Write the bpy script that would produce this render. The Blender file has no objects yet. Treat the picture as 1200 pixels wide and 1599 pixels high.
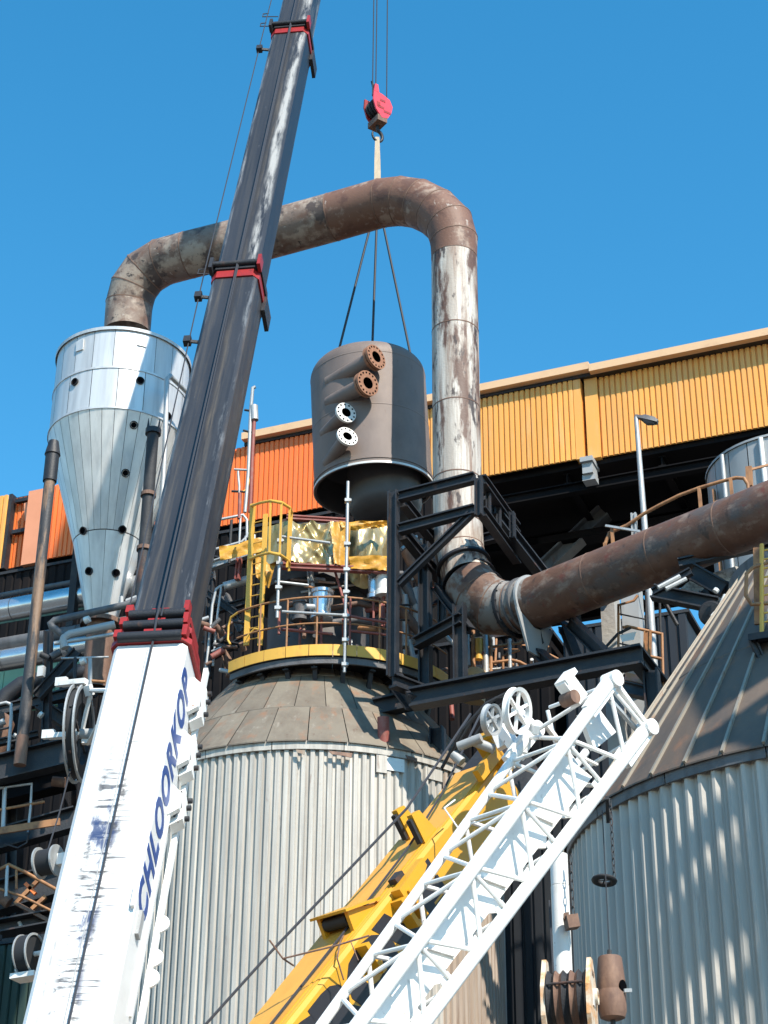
import bpy, math, random
from mathutils import Vector, Matrix, noise as mnoise
random.seed(7)
V = Vector
rad = math.radians
S = bpy.context.scene
COL = S.collection

# ------------------------------------------------------------------ camera, sky, sun, exposure
F_PX, IMG_W, IMG_H = 2950.0, 1200.0, 1599.0
PITCH, ROLL = rad(28.75), rad(0.45)
CAM = V((0, 0, 1.7))
cd = bpy.data.cameras.new('camera'); cam = bpy.data.objects.new('camera', cd); COL.objects.link(cam)
cd.sensor_fit = 'VERTICAL'; cd.sensor_height = 24.0; cd.lens = 24.0 * F_PX / IMG_H
cd.clip_start = 0.1; cd.clip_end = 5000
CR = (Matrix.Rotation(math.pi / 2 + PITCH, 3, 'X') @ Matrix.Rotation(ROLL, 3, 'Z'))
cam.matrix_world = Matrix.Translation(CAM) @ CR.to_4x4()
S.camera = cam

SUN_AZ, SUN_EL = 30.0, 46.0        # degrees to the right of straight behind the camera, and height
SDIR = V((math.sin(rad(SUN_AZ)) * math.cos(rad(SUN_EL)), -math.cos(rad(SUN_AZ)) * math.cos(rad(SUN_EL)), math.sin(rad(SUN_EL))))
w = bpy.data.worlds.new('World'); S.world = w; w.use_nodes = True
nt = w.node_tree
sky = nt.nodes.new('ShaderNodeTexSky'); sky.sky_type = 'NISHITA'; sky.sun_disc = False
sky.sun_elevation = rad(SUN_EL); sky.sun_rotation = rad(180 - SUN_AZ)
sky.air_density = 1.0; sky.dust_density = 0.0; sky.ozone_density = 1.2
bg = nt.nodes['Background']; bg.inputs['Strength'].default_value = 0.10
hsv = nt.nodes.new('ShaderNodeHueSaturation'); hsv.inputs['Hue'].default_value = 0.485; hsv.inputs['Saturation'].default_value = 1.38; hsv.inputs['Value'].default_value = 1.78
nt.links.new(sky.outputs[0], hsv.inputs['Color']); nt.links.new(hsv.outputs[0], bg.inputs['Color'])
sl = bpy.data.lights.new('sun', 'SUN'); sl.energy = 5.0; sl.angle = rad(0.55); sl.color = (1.0, 0.92, 0.80)
so = bpy.data.objects.new('sun', sl); COL.objects.link(so)
so.rotation_euler = SDIR.to_track_quat('Z', 'Y').to_euler(); so.location = (40, -50, 90)
S.view_settings.view_transform = 'Standard'; S.view_settings.look = 'None'
S.view_settings.exposure = 0.58; S.view_settings.gamma = 1.0; S.view_settings.use_curve_mapping = False

# ------------------------------------------------------------------ where a ray through the lens meets the place
def ray(px, py):
    return CR @ V(((px - IMG_W / 2) / F_PX, (IMG_H / 2 - py) / F_PX, -1.0))
def P(px, py, Y):
    d = ray(px, py); return CAM + d * (Y / d.y)
def PZ(px, py, zc):
    return CAM + ray(px, py) * zc
def PH(px, py, z):
    d = ray(px, py); return CAM + d * ((z - CAM.z) / d.z)
FWD = CR @ V((0, 0, -1))
def mpp(p):                       # metres per photo pixel at p
    return (p - CAM).dot(FWD) / F_PX
GX = V((0.928, -0.373, 0)).normalized(); GY = V((0.373, 0.928, 0)).normalized(); UP = V((0, 0, 1))

# ------------------------------------------------------------------ materials
MATS = {}
def mat(name, base, rough=0.6, metal=0.0, layers=(), bump=0.0, bscale=20.0, jit=0.0, rnd=True, spec=None, alpha=None, bstretch=(1, 1, 1)):
    """Principled paint or metal; layers = (colour, (sx,sy,sz), low, high, amount[, detail[, rough, metal]]) mixed by noise."""
    if name in MATS: return MATS[name]
    m = bpy.data.materials.new(name); m.use_nodes = True; n = m.node_tree.nodes; L = m.node_tree.links
    b = n['Principled BSDF']
    b.inputs['Roughness'].default_value = rough; b.inputs['Metallic'].default_value = metal
    if spec is not None: b.inputs['Specular IOR Level'].default_value = spec
    if alpha is not None: b.inputs['Alpha'].default_value = alpha
    tc = n.new('ShaderNodeTexCoord'); oi = n.new('ShaderNodeObjectInfo')
    vec = tc.outputs['Object']
    if rnd:
        mu = n.new('ShaderNodeMath'); mu.operation = 'MULTIPLY'; mu.inputs[1].default_value = 61.7
        L.new(oi.outputs['Random'], mu.inputs[0])
        ad = n.new('ShaderNodeVectorMath'); ad.operation = 'ADD'
        L.new(vec, ad.inputs[0]); L.new(mu.outputs[0], ad.inputs[1]); vec = ad.outputs[0]
    rgb = n.new('ShaderNodeRGB'); rgb.outputs[0].default_value = (*base, 1); cur = rgb.outputs[0]
    if jit:
        mr = n.new('ShaderNodeMapRange'); mr.inputs['To Min'].default_value = 1 - jit; mr.inputs['To Max'].default_value = 1 + jit
        L.new(oi.outputs['Random'], mr.inputs['Value'])
        vm = n.new('ShaderNodeVectorMath'); vm.operation = 'SCALE'; L.new(cur, vm.inputs[0]); L.new(mr.outputs[0], vm.inputs['Scale']); cur = vm.outputs[0]
    rcur = None
    for i, ly in enumerate(layers):
        col, sc, lo, hi, amt = ly[:5]; det = ly[5] if len(ly) > 5 else 5
        mp = n.new('ShaderNodeMapping'); mp.inputs['Scale'].default_value = sc; mp.inputs['Location'].default_value = (i * 3.1, i * 7.7, i * 1.3)
        L.new(vec, mp.inputs['Vector'])
        nz = n.new('ShaderNodeTexNoise'); nz.inputs['Scale'].default_value = 1.0; nz.inputs['Detail'].default_value = det; nz.inputs['Roughness'].default_value = 0.62
        L.new(mp.outputs[0], nz.inputs['Vector'])
        mr = n.new('ShaderNodeMapRange'); mr.inputs['From Min'].default_value = lo; mr.inputs['From Max'].default_value = hi
        mr.inputs['To Max'].default_value = amt; L.new(nz.outputs['Fac'], mr.inputs['Value'])
        mx = n.new('ShaderNodeMix'); mx.data_type = 'RGBA'; L.new(mr.outputs[0], mx.inputs['Factor'])
        L.new(cur, mx.inputs['A']); mx.inputs['B'].default_value = (*col, 1); cur = mx.outputs['Result']
        if len(ly) > 6:
            for key, val in (('Roughness', ly[6]), ('Metallic', ly[7])):
                mf = n.new('ShaderNodeMix'); mf.data_type = 'FLOAT'; L.new(mr.outputs[0], mf.inputs['Factor'])
                inp = b.inputs[key]
                if inp.is_linked:
                    L.new(inp.links[0].from_socket, mf.inputs['A'])
                else: mf.inputs['A'].default_value = inp.default_value
                mf.inputs['B'].default_value = val; L.new(mf.outputs['Result'], inp)
    L.new(cur, b.inputs['Base Color'])
    if bump:
        mp = n.new('ShaderNodeMapping'); mp.inputs['Scale'].default_value = bstretch; L.new(vec, mp.inputs['Vector'])
        nz = n.new('ShaderNodeTexNoise'); nz.inputs['Scale'].default_value = bscale; nz.inputs['Detail'].default_value = 4
        L.new(mp.outputs[0], nz.inputs['Vector'])
        bp = n.new('ShaderNodeBump'); bp.inputs['Strength'].default_value = bump; bp.inputs['Distance'].default_value = 0.05
        L.new(nz.outputs['Fac'], bp.inputs['Height']); L.new(bp.outputs[0], b.inputs['Normal'])
    MATS[name] = m; return m

RUST = (0.13, 0.05, 0.025); RUSTL = (0.26, 0.12, 0.06); SOOT = (0.02, 0.019, 0.02)
m_black = mat('sooty_black_steel', (0.013, 0.0145, 0.019), 0.55, 0.0, [((0.06, 0.05, 0.045), (2, 2, 2), 0.5, 0.8, 0.6), (RUST, (5, 5, 2), 0.62, 0.75, 0.5)], 0.15, 30)
m_dark = mat('dark_grimy_steel', (0.02, 0.021, 0.025), 0.7, 0.0, [((0.09, 0.085, 0.08), (1.2, 1.2, 1.2), 0.5, 0.8, 0.5), (RUST, (2, 2, 1), 0.58, 0.72, 0.6)], 0.2, 20)
m_darkgrey = mat('weathered_grey_steel', (0.12, 0.12, 0.125), 0.6, 0.1, [((0.05, 0.045, 0.045), (3, 3, 1), 0.45, 0.7, 0.7), (RUST, (4, 4, 2), 0.62, 0.75, 0.6)], 0.2, 25)
m_soffit = mat('shade_black_sheet', (0.006, 0.0055, 0.0065), 0.85, 0.0, [((0.018, 0.013, 0.012), (0.3, 0.3, 0.3), 0.48, 0.7, 0.8)], 0.1, 5, spec=0.15)  # near-black base puts shade into the colour of back walls and undersides
m_galv = mat('galvanised_steel', (0.42, 0.43, 0.43), 0.5, 0.35, [((0.25, 0.24, 0.22), (9, 9, 3), 0.5, 0.75, 0.6), (RUSTL, (14, 14, 6), 0.66, 0.75, 0.7)], 0.1, 40)
m_clad = mat('pale_metal_cladding', (0.51, 0.48, 0.43), 0.55, 0.0, [((0.30, 0.28, 0.25), (6, 6, 0.22), 0.40, 0.66, 0.85), ((0.26, 0.21, 0.17), (11, 11, 0.3), 0.56, 0.74, 0.7), ((0.60, 0.58, 0.53), (14, 14, 0.5), 0.56, 0.72, 0.7), (RUST, (8, 8, 1.2), 0.66, 0.76, 0.75)], 0.08, 6, jit=0.07)
m_clad_rust = mat('rust_tinted_cladding', (0.42, 0.34, 0.27), 0.6, 0.0, [((0.24, 0.15, 0.10), (6, 6, 0.3), 0.42, 0.7, 0.7), ((0.5, 0.47, 0.43), (12, 12, 0.4), 0.5, 0.7, 0.5), (RUST, (10, 10, 1), 0.6, 0.8, 0.7)], 0.06, 6, jit=0.1)
m_clad_grey = mat('grey_metal_cladding', (0.43, 0.40, 0.355), 0.5, 0.0, [((0.27, 0.255, 0.23), (6, 6, 0.25), 0.42, 0.75, 0.7), (RUST, (9, 9, 0.6), 0.64, 0.8, 0.6)], 0.06, 6, jit=0.06)
m_cone = mat('weathered_roof_sheet', (0.20, 0.17, 0.13), 0.6, 0.0, [((0.115, 0.088, 0.065), (1.6, 1.6, 0.8), 0.42, 0.72, 0.8), (RUSTL, (3, 3, 1.0), 0.55, 0.74, 0.75), ((0.36, 0.33, 0.28), (5, 5, 1.5), 0.60, 0.8, 0.6), ((0.10, 0.05, 0.03), (6, 6, 1.2), 0.62, 0.72, 0.7)], 0.1, 10, jit=0.14)
m_cone2 = mat('brown_roof_sheet', (0.12, 0.088, 0.066), 0.65, 0.0, [((0.075, 0.062, 0.055), (1.2, 1.2, 0.6), 0.42, 0.7, 0.8), (RUSTL, (2.5, 2.5, 0.8), 0.55, 0.74, 0.6)], 0.1, 10, jit=0.10)
m_seam = mat('bright_seam_strip', (0.30, 0.265, 0.215), 0.5, 0.2, [(RUSTL, (8, 8, 2), 0.55, 0.7, 0.7)])
m_silver = mat('bright_aluminium_sheet', (0.66, 0.655, 0.64), 0.38, 0.3, [((0.47, 0.465, 0.46), (3.5, 3.5, 0.3), 0.40, 0.66, 0.85), ((0.40, 0.38, 0.36), (7, 7, 0.5), 0.62, 0.8, 0.5)], 0.05, 3, jit=0.06, bstretch=(1, 1, 0.2))
m_silver2 = mat('polished_pipe_jacket', (0.62, 0.64, 0.66), 0.25, 0.85, [((0.35, 0.33, 0.32), (1, 1, 4), 0.5, 0.8, 0.5)], 0.05, 4)
m_white = mat('white_paint', (0.80, 0.79, 0.76), 0.45, 0.0, [((0.55, 0.52, 0.47), (3, 3, 3), 0.58, 0.8, 0.5), ((0.40, 0.37, 0.33), (6, 6, 6), 0.62, 0.74, 0.55), ((0.22, 0.11, 0.06), (8, 8, 8), 0.665, 0.72, 0.85)], 0.03, 10)
m_yellow = mat('yellow_crane_paint', (0.64, 0.32, 0.018), 0.4, 0.0, [((0.56, 0.28, 0.03), (3, 3, 3), 0.45, 0.75, 0.6), ((0.20, 0.10, 0.03), (8, 8, 8), 0.68, 0.76, 0.7)], 0.03, 10)
m_ypale = mat('pale_orange_paint', (0.72, 0.355, 0.055), 0.45, 0.0, [((0.60, 0.28, 0.04), (3, 3, 1), 0.45, 0.7, 0.7), ((0.28, 0.15, 0.06), (7, 7, 7), 0.66, 0.76, 0.6)], 0.03, 10)  # paler orange for the upper face of the yellow boom
m_yrail = mat('yellow_rail_paint', (0.72, 0.40, 0.06), 0.5, 0.0, [((0.45, 0.22, 0.06), (5, 5, 3), 0.55, 0.75, 0.6)])
m_orail = mat('rusty_orange_rail', (0.36, 0.17, 0.07), 0.65, 0.0, [((0.16, 0.07, 0.035), (6, 6, 4), 0.45, 0.7, 0.8), ((0.5, 0.3, 0.14), (9, 9, 9), 0.6, 0.75, 0.6)])
m_red = mat('red_paint', (0.30, 0.016, 0.014), 0.45, 0.0, [((0.16, 0.012, 0.012), (6, 6, 6), 0.5, 0.75, 0.7), ((0.03, 0.02, 0.02), (9, 9, 9), 0.66, 0.75, 0.8)])
m_rred = mat('rusty_red_steel', (0.26, 0.07, 0.055), 0.6, 0.0, [((0.30, 0.17, 0.14), (6, 6, 6), 0.5, 0.75, 0.7), (RUST, (5, 5, 5), 0.55, 0.75, 0.6)])
m_hook = mat('bright_red_paint', (0.72, 0.045, 0.07), 0.4, 0.0, [((0.4, 0.02, 0.03), (4, 4, 4), 0.6, 0.8, 0.5)])
m_rubber = mat('black_rubber', (0.018, 0.018, 0.02), 0.7)
m_hole = mat('black_port', (0.004, 0.004, 0.005), 1.0, spec=0.0)
m_rope = mat('dark_wire_rope', (0.03, 0.032, 0.04), 0.6)
m_strap = mat('beige_webbing', (0.52, 0.42, 0.30), 0.85, 0, [((0.35, 0.28, 0.2), (20, 20, 4), 0.45, 0.7, 0.6)])
m_vessel = mat('dull_primed_steel', (0.20, 0.155, 0.135), 0.6, 0.05, [((0.13, 0.10, 0.09), (0.7, 0.7, 0.5), 0.42, 0.68, 0.8), ((0.27, 0.20, 0.165), (1.5, 1.5, 0.8), 0.52, 0.8, 0.5), ((0.12, 0.07, 0.05), (5, 5, 3), 0.62, 0.78, 0.6)], 0.015, 10, rnd=False)
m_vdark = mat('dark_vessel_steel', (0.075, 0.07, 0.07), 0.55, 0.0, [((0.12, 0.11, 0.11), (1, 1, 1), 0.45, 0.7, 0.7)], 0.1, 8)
m_flrust = mat('rusty_flange', (0.27, 0.125, 0.07), 0.7, 0.0, [((0.42, 0.22, 0.13), (9, 9, 9), 0.5, 0.7, 0.6)])
m_flwhite = mat('bare_bright_flange', (0.72, 0.70, 0.66), 0.4, 0.2, [((0.3, 0.16, 0.08), (9, 9, 9), 0.66, 0.75, 0.7)])
m_yclad = mat('yellow_wall_sheet', (0.82, 0.39, 0.085), 0.5, 0.0, [((0.70, 0.34, 0.10), (1, 1, 0.3), 0.42, 0.7, 0.7), ((0.84, 0.48, 0.22), (3, 3, 0.4), 0.56, 0.8, 0.7), ((0.45, 0.22, 0.08), (7, 7, 0.35), 0.62, 0.78, 0.6)], jit=0.09)
m_oclad = mat('orange_wall_sheet', (0.86, 0.19, 0.035), 0.5, 0.0, [((0.74, 0.17, 0.05), (1, 1, 0.3), 0.42, 0.7, 0.7), ((0.80, 0.27, 0.10), (3, 3, 0.4), 0.56, 0.8, 0.7), ((0.42, 0.10, 0.04), (7, 7, 0.35), 0.62, 0.78, 0.6)], jit=0.09)
m_opil = mat('pale_orange_sheet', (0.74, 0.30, 0.16), 0.5, 0, [((0.62, 0.24, 0.12), (1, 1, 1), 0.45, 0.7, 0.5)])
m_fascia = mat('pale_apricot_flashing', (0.72, 0.46, 0.26), 0.5, 0, [((0.6, 0.36, 0.2), (2, 2, 2), 0.5, 0.7, 0.6)])
m_green = mat('green_wall_sheet', (0.24, 0.46, 0.32), 0.6, 0, [((0.18, 0.36, 0.25), (1, 1, 0.3), 0.45, 0.7, 0.6)])
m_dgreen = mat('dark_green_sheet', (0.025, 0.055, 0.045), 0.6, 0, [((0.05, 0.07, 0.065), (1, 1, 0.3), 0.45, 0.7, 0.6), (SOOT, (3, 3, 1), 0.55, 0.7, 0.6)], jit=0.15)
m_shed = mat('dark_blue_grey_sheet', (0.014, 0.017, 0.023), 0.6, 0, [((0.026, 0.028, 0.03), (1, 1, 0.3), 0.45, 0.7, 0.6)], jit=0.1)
m_grey = mat('grey_painted_steel', (0.36, 0.37, 0.37), 0.55, 0.1, [((0.26, 0.25, 0.24), (3, 3, 1), 0.5, 0.75, 0.6), (RUSTL, (6, 6, 2), 0.66, 0.76, 0.6)])
m_conc = mat('stained_concrete', (0.38, 0.365, 0.34), 0.85, 0, [((0.24, 0.225, 0.21), (1.5, 1.5, 1.5), 0.45, 0.7, 0.7)], 0.3, 12)
m_ground = mat('packed_dirt', (0.10, 0.09, 0.08), 0.9, 0, [((0.06, 0.055, 0.05), (0.2, 0.2, 0.2), 0.4, 0.7, 0.8), ((0.14, 0.125, 0.11), (1.3, 1.3, 1.3), 0.5, 0.75, 0.6)], 0.3, 3)
m_gold = mat('gold_foil', (0.46, 0.36, 0.17), 0.30, 0.55, [((0.34, 0.22, 0.06), (1.1, 1.1, 0.5), 0.46, 0.66, 0.7), ((0.66, 0.60, 0.47), (2.6, 2.6, 0.8), 0.50, 0.72, 0.8)], 0.12, 7)
m_ysheet = mat('yellow_plastic_film', (0.60, 0.30, 0.03), 0.4, 0.0, [((0.30, 0.14, 0.02), (4, 4, 4), 0.45, 0.7, 0.6)], 0.4, 7)
m_blue = mat('blue_lettering', (0.02, 0.06, 0.22), 0.5)
m_letter = mat('black_lettering', (0.02, 0.02, 0.026), 0.5)
m_owhite = mat('worn_cream_orange_paint', (0.66, 0.58, 0.47), 0.55, 0, [((0.62, 0.27, 0.06), (4, 4, 4), 0.45, 0.62, 0.85), ((0.10, 0.05, 0.03), (9, 9, 9), 0.6, 0.72, 0.9)], 0.1, 15)
m_rustblk = mat('rust_brown_iron', (0.15, 0.085, 0.06), 0.75, 0, [((0.30, 0.18, 0.12), (6, 6, 3), 0.45, 0.7, 0.6), ((0.09, 0.05, 0.04), (9, 9, 5), 0.55, 0.75, 0.7)], 0.08, 25)
m_glass = mat('lamp_lens', (0.10, 0.10, 0.11), 0.3)
# duct coats: pale flaking paint over rust
m_duct_pale = mat('flaking_pale_duct', (0.40, 0.35, 0.30), 0.6, 0.0, [((0.60, 0.56, 0.50), (4, 4, 0.35), 0.44, 0.60, 0.9), ((0.27, 0.21, 0.17), (10, 10, 0.5), 0.50, 0.72, 0.75), ((0.20, 0.11, 0.07), (6, 6, 0.35), 0.50, 0.64, 0.85, 9), ((0.095, 0.042, 0.026), (2.4, 2.4, 0.55), 0.50, 0.58, 0.95, 12), ((0.03, 0.018, 0.017), (3.4, 3.4, 1.1), 0.585, 0.64, 0.9, 12)], 0.15, 20, rnd=False)
m_duct_mix = mat('flaking_brown_duct', (0.19, 0.135, 0.105), 0.62, 0.0, [((0.36, 0.29, 0.23), (1.5, 1.5, 1.5), 0.48, 0.58, 0.85, 9), ((0.14, 0.075, 0.05), (2.6, 2.6, 2.6), 0.50, 0.62, 0.85, 9), ((0.05, 0.033, 0.03), (1.2, 1.2, 1.2), 0.54, 0.60, 0.9, 10), ((0.42, 0.37, 0.32), (6, 6, 6), 0.62, 0.68, 0.7, 9), ((0.025, 0.02, 0.02), (4.5, 4.5, 4.5), 0.63, 0.67, 0.9, 9)], 0.15, 18, rnd=False)
m_duct_elbow = mat('rust_coated_elbow', (0.17, 0.085, 0.055), 0.62, 0.0, [((0.36, 0.27, 0.21), (1.6, 1.6, 1.6), 0.54, 0.62, 0.75, 9), ((0.10, 0.045, 0.03), (2.2, 2.2, 2.2), 0.50, 0.62, 0.85, 9), ((0.45, 0.40, 0.35), (6, 6, 3), 0.63, 0.68, 0.6, 9)], 0.15, 18, rnd=False)
m_duct_rust = mat('rust_brown_duct', (0.115, 0.055, 0.034), 0.62, 0.0, [((0.17, 0.088, 0.058), (1.2, 1.2, 1.2), 0.46, 0.62, 0.8, 9), ((0.085, 0.072, 0.068), (0.9, 0.9, 1.6), 0.50, 0.62, 0.85, 9), ((0.28, 0.21, 0.165), (2.6, 2.6, 4.5), 0.54, 0.68, 0.6, 10), ((0.15, 0.026, 0.016), (3, 3, 3), 0.60, 0.68, 0.6, 9), ((0.04, 0.025, 0.02), (5, 5, 2), 0.6, 0.68, 0.7, 9)], 0.15, 18, rnd=False)

# ------------------------------------------------------------------ mesh builder and scene tree
ORG = {}; WM = {}
class MB:
    def __init__(s): s.v = []; s.f = []
    def add(s, vs, fs):
        o = len(s.v); s.v += [V(a) for a in vs]; s.f += [tuple(i + o for i in f) for f in fs]; return s
    def box(s, c, ax, ay, az):            # centre and three half-extent vectors
        c = V(c); vs = [c + ax * i + ay * j + az * k for i in (-1, 1) for j in (-1, 1) for k in (-1, 1)]
        return s.add(vs, [(0, 1, 3, 2), (4, 6, 7, 5), (0, 4, 5, 1), (2, 3, 7, 6), (0, 2, 6, 4), (1, 5, 7, 3)])
    def prism(s, pa, pb):                 # two matching closed loops, capped
        n = len(pa); vs = list(pa) + list(pb)
        fs = [tuple(reversed(range(n))), tuple(range(n, 2 * n))] + [(i, (i + 1) % n, n + (i + 1) % n, n + i) for i in range(n)]
        return s.add(vs, fs)
    def loft(s, loops, caps=True):
        n = len(loops[0]); vs = [p for l in loops for p in l]; fs = []
        for k in range(len(loops) - 1):
            a = k * n; b = a + n
            fs += [(a + i, a + (i + 1) % n, b + (i + 1) % n, b + i) for i in range(n)]
        if caps: fs += [tuple(reversed(range(n))), tuple(range((len(loops) - 1) * n, len(loops) * n))]
        return s.add(vs, fs)
    def tube(s, pts, r, n=10, caps=True):
        pts = [V(p) for p in pts]; rs = r if isinstance(r, (list, tuple)) else [r] * len(pts)
        t0 = (pts[1] - pts[0]).normalized(); u = t0.orthogonal().normalized(); loops = []
        for i, p in enumerate(pts):
            if i == 0: t = t0
            elif i == len(pts) - 1: t = (pts[-1] - pts[-2]).normalized()
            else: t = ((pts[i] - pts[i - 1]).normalized() + (pts[i + 1] - pts[i]).normalized()).normalized()
            u = (u - t * u.dot(t)).normalized(); v = t.cross(u)
            k = 1.0
            if 0 < i < len(pts) - 1:
                k = 1.0 / max(0.5, t.dot((pts[i + 1] - pts[i]).normalized())) ** 0.5
            loops.append([p + (u * math.cos(a) + v * math.sin(a)) * rs[i] * k for a in (2 * math.pi * j / n for j in range(n))])
        return s.loft(loops, caps)
    def lathe(s, prof, c=(0, 0, 0), ax=UP, n=32, a0=0.0, a1=2 * math.pi, ref=None, thick=0.0):
        """prof = (radius, height) list turned about ax at c; an open sweep may get a thickness inward."""
        c = V(c); ax = V(ax).normalized(); u = V(ref).normalized() if ref else (V((1, 0, 0)) if abs(ax.z) > 0.5 else ax.orthogonal().normalized())
        u = (u - ax * u.dot(ax)).normalized(); v = ax.cross(u)
        full = abs(a1 - a0 - 2 * math.pi) < 1e-6; m = n if full else n + 1; k = len(prof)
        vs = []
        for j in range(m):
            a = a0 + (a1 - a0) * j / n; e = u * math.cos(a) + v * math.sin(a)
            vs += [c + e * r + ax * h for r, h in prof]
        fs = []
        for j in range(n):
            a = j * k; b = ((j + 1) % m) * k
            fs += [(a + i, b + i, b + i + 1, a + i + 1) for i in range(k - 1)]
        return s.add(vs, fs)
    def beam(s, p, q, w, h, up=UP):
        p, q = V(p), V(q); d = (q - p).normalized()
        if abs(d.dot(up)) > 0.97: up = GX
        r = d.cross(up).normalized(); u = r.cross(d)
        return s.box((p + q) / 2, d * ((q - p).length / 2), r * (w / 2), u * (h / 2))
    def ibeam(s, p, q, w, h, t=0.03, up=UP):
        p, q = V(p), V(q); d = (q - p).normalized()
        if abs(d.dot(up)) > 0.97: up = GX
        r = d.cross(up).normalized(); u = r.cross(d); a, b, c = w / 2, h / 2, t / 2
        sec = [(-a, -b), (a, -b), (a, -b + t), (c, -b + t), (c, b - t), (a, b - t), (a, b), (-a, b), (-a, b - t), (-c, b - t), (-c, -b + t), (-a, -b + t)]
        L1 = [p + r * x + u * y for x, y in sec]; L2 = [q + r * x + u * y for x, y in sec]
        o = len(s.v); s.v += L1 + L2
        for i in range(12): s.f.append((o + i, o + (i + 1) % 12, o + 12 + (i + 1) % 12, o + 12 + i))
        for b0 in (0, 12):
            for qd in ((0, 1, 2, 11), (11, 2, 3, 10), (10, 3, 4, 9), (9, 4, 5, 8), (8, 5, 6, 7)): s.f.append(tuple(o + b0 + i for i in qd))
        return s
    def sheet(s, p00, p10, p11, p01, nu, nv, amp=0.0, freq=1.0, seed=0.0, thick=0.0):
        nrm = (V(p10) - V(p00)).cross(V(p01) - V(p00)).normalized(); vs = []
        for side in ((0.0, 1.0) if thick else (0.0,)):
            for j in range(nv + 1):
                for i in range(nu + 1):
                    a, b = i / nu, j / nv
                    p = V(p00) * (1 - a) * (1 - b) + V(p10) * a * (1 - b) + V(p11) * a * b + V(p01) * (1 - a) * b
                    q = 1.3 * abs(mnoise.noise(V((a * freq * 1.6 + b * 1.3 + seed, b * 0.7, seed * 2)))) + 0.6 * abs(mnoise.noise(V((a * freq * 2.6 - b * 2.4, b + a + seed, 5)))) + 0.12 * mnoise.noise(V((a * 9, b * 9, seed)))
                    vs.append(p + nrm * (amp * q - side * thick))
        fs = []; m = (nu + 1) * (nv + 1)
        for k in range(2 if thick else 1):
            for j in range(nv):
                for i in range(nu):
                    a = k * m + j * (nu + 1) + i; fs.append((a, a + 1, a + nu + 2, a + nu + 1))
        if thick:
            ring = [i for i in range(nu)] + [j * (nu + 1) + nu for j in range(nv)] + [nv * (nu + 1) + i for i in range(nu, 0, -1)] + [j * (nu + 1) for j in range(nv, 0, -1)]
            for i in range(len(ring)):
                a, b = ring[i], ring[(i + 1) % len(ring)]; fs.append((a, b, b + m, a + m))
        return s.add(vs, fs)
    def mesh(s, name, org=V((0, 0, 0)), frame=None):
        me = bpy.data.meshes.new(name)
        vs = [tuple(p - org) for p in s.v] if frame is None else [tuple(frame @ p) for p in s.v]
        me.from_pydata(vs, [], s.f); return me

def finish(me, m, smooth):
    me.materials.append(m)
    if smooth:
        me.polygons.foreach_set('use_smooth', [True] * len(me.polygons)); me.set_sharp_from_angle(angle=rad(smooth if smooth is not True else 35))
    me.update()
def obj(name, mb, m, parent=None, smooth=False, label=None, org=None, frame=None):
    """one mesh object; frame = a 4x4 whose axes become the object's own axes"""
    o0 = ORG[parent] if parent else V(org or (0, 0, 0))
    me = mb.mesh(name, o0, frame.inverted() if frame is not None else None); finish(me, m, smooth)
    o = bpy.data.objects.new(name, me); COL.objects.link(o)
    W = frame.copy() if frame is not None else Matrix.Translation(o0)
    if parent:
        o.parent = parent; o.matrix_local = WM[parent].inverted() @ W if parent in WM else W
    else: o.matrix_world = W
    ORG[o] = o0; WM[o] = W
    if label: o['label'] = label
    return o
def inst(name, src, parent, M):                 # another piece with the same mesh data, placed by M in the parent's space
    o = src.copy(); COL.objects.link(o); o.name = name; o.parent = parent; o.matrix_local = M; ORG[o] = ORG[parent]; return o
def thing(name, label, cat, loc, group=None):
    o = bpy.data.objects.new(name, None); COL.objects.link(o); o.location = loc; o.empty_display_size = 0.3
    o['label'] = label; o['category'] = cat
    if name.endswith('wall'): o['kind'] = 'thing'
    if group: o['group'] = group
    ORG[o] = V(loc); WM[o] = Matrix.Translation(V(loc)); return o
def tag(o, label, cat, group=None):
    o['label'] = label; o['category'] = cat
    if group: o['group'] = group
    return o
def struct(o): o['kind'] = 'structure'; return o
def lerp(a, b, t): return V(a) * (1 - t) + V(b) * t
def setmat(o, m): 
    o.material_slots[0].link = 'OBJECT'; o.material_slots[0].material = m

# ------------------------------------------------------------------ ground
g = obj('ground', MB().add([(-2500, -2500, 0), (2500, -2500, 0), (2500, 2500, 0), (-2500, 2500, 0)], [(0, 1, 2, 3)]), m_ground); struct(g)

# ------------------------------------------------------------------ ribbed sheeting shared by walls
def rib_sheet(length, h, pitch, depth, n, core=0.02):
    """n ribs of folded sheet: x along the wall, z up, ribs stand out towards -y"""
    b = MB(); prof = []
    for k in range(n):
        x = k * pitch
        prof += [(x, 0), (x + pitch * 0.16, 0), (x + pitch * 0.26, -depth), (x + pitch * 0.90, -depth), (x + pitch, 0)]
    prof.append((n * pitch, core)); prof.append((0, core))
    b.prism([V((x, y, 0)) for x, y in prof], [V((x, y, h)) for x, y in prof]); return b
def clad_run(parent, org, ax, length, h, pitch, depth, per, m, name='wall_sheet', out=None):
    """sheets laid side by side along ax from org, all sharing one mesh; ax x up must point inward"""
    ax = V(ax).normalized(); inn = UP.cross(ax)
    M0 = Matrix((( ax.x, inn.x, 0, 0), (ax.y, inn.y, 0, 0), (0, 0, 1, 0), (0, 0, 0, 1)))
    n = max(1, round(length / (per * pitch))); first = None
    for k in range(n):
        p = V(org) + ax * (k * per * pitch)
        if first is None:
            b = rib_sheet(length, h, pitch, depth, per); me = b.mesh(name); finish(me, m, False)
            first = bpy.data.objects.new(name, me); COL.objects.link(first); first.parent = parent; ORG[first] = ORG[parent]
            first.matrix_local = Matrix.Translation(p - ORG[parent]) @ M0
        else: inst(name, first, parent, Matrix.Translation(p - ORG[parent]) @ M0)
    return n * per * pitch

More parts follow.
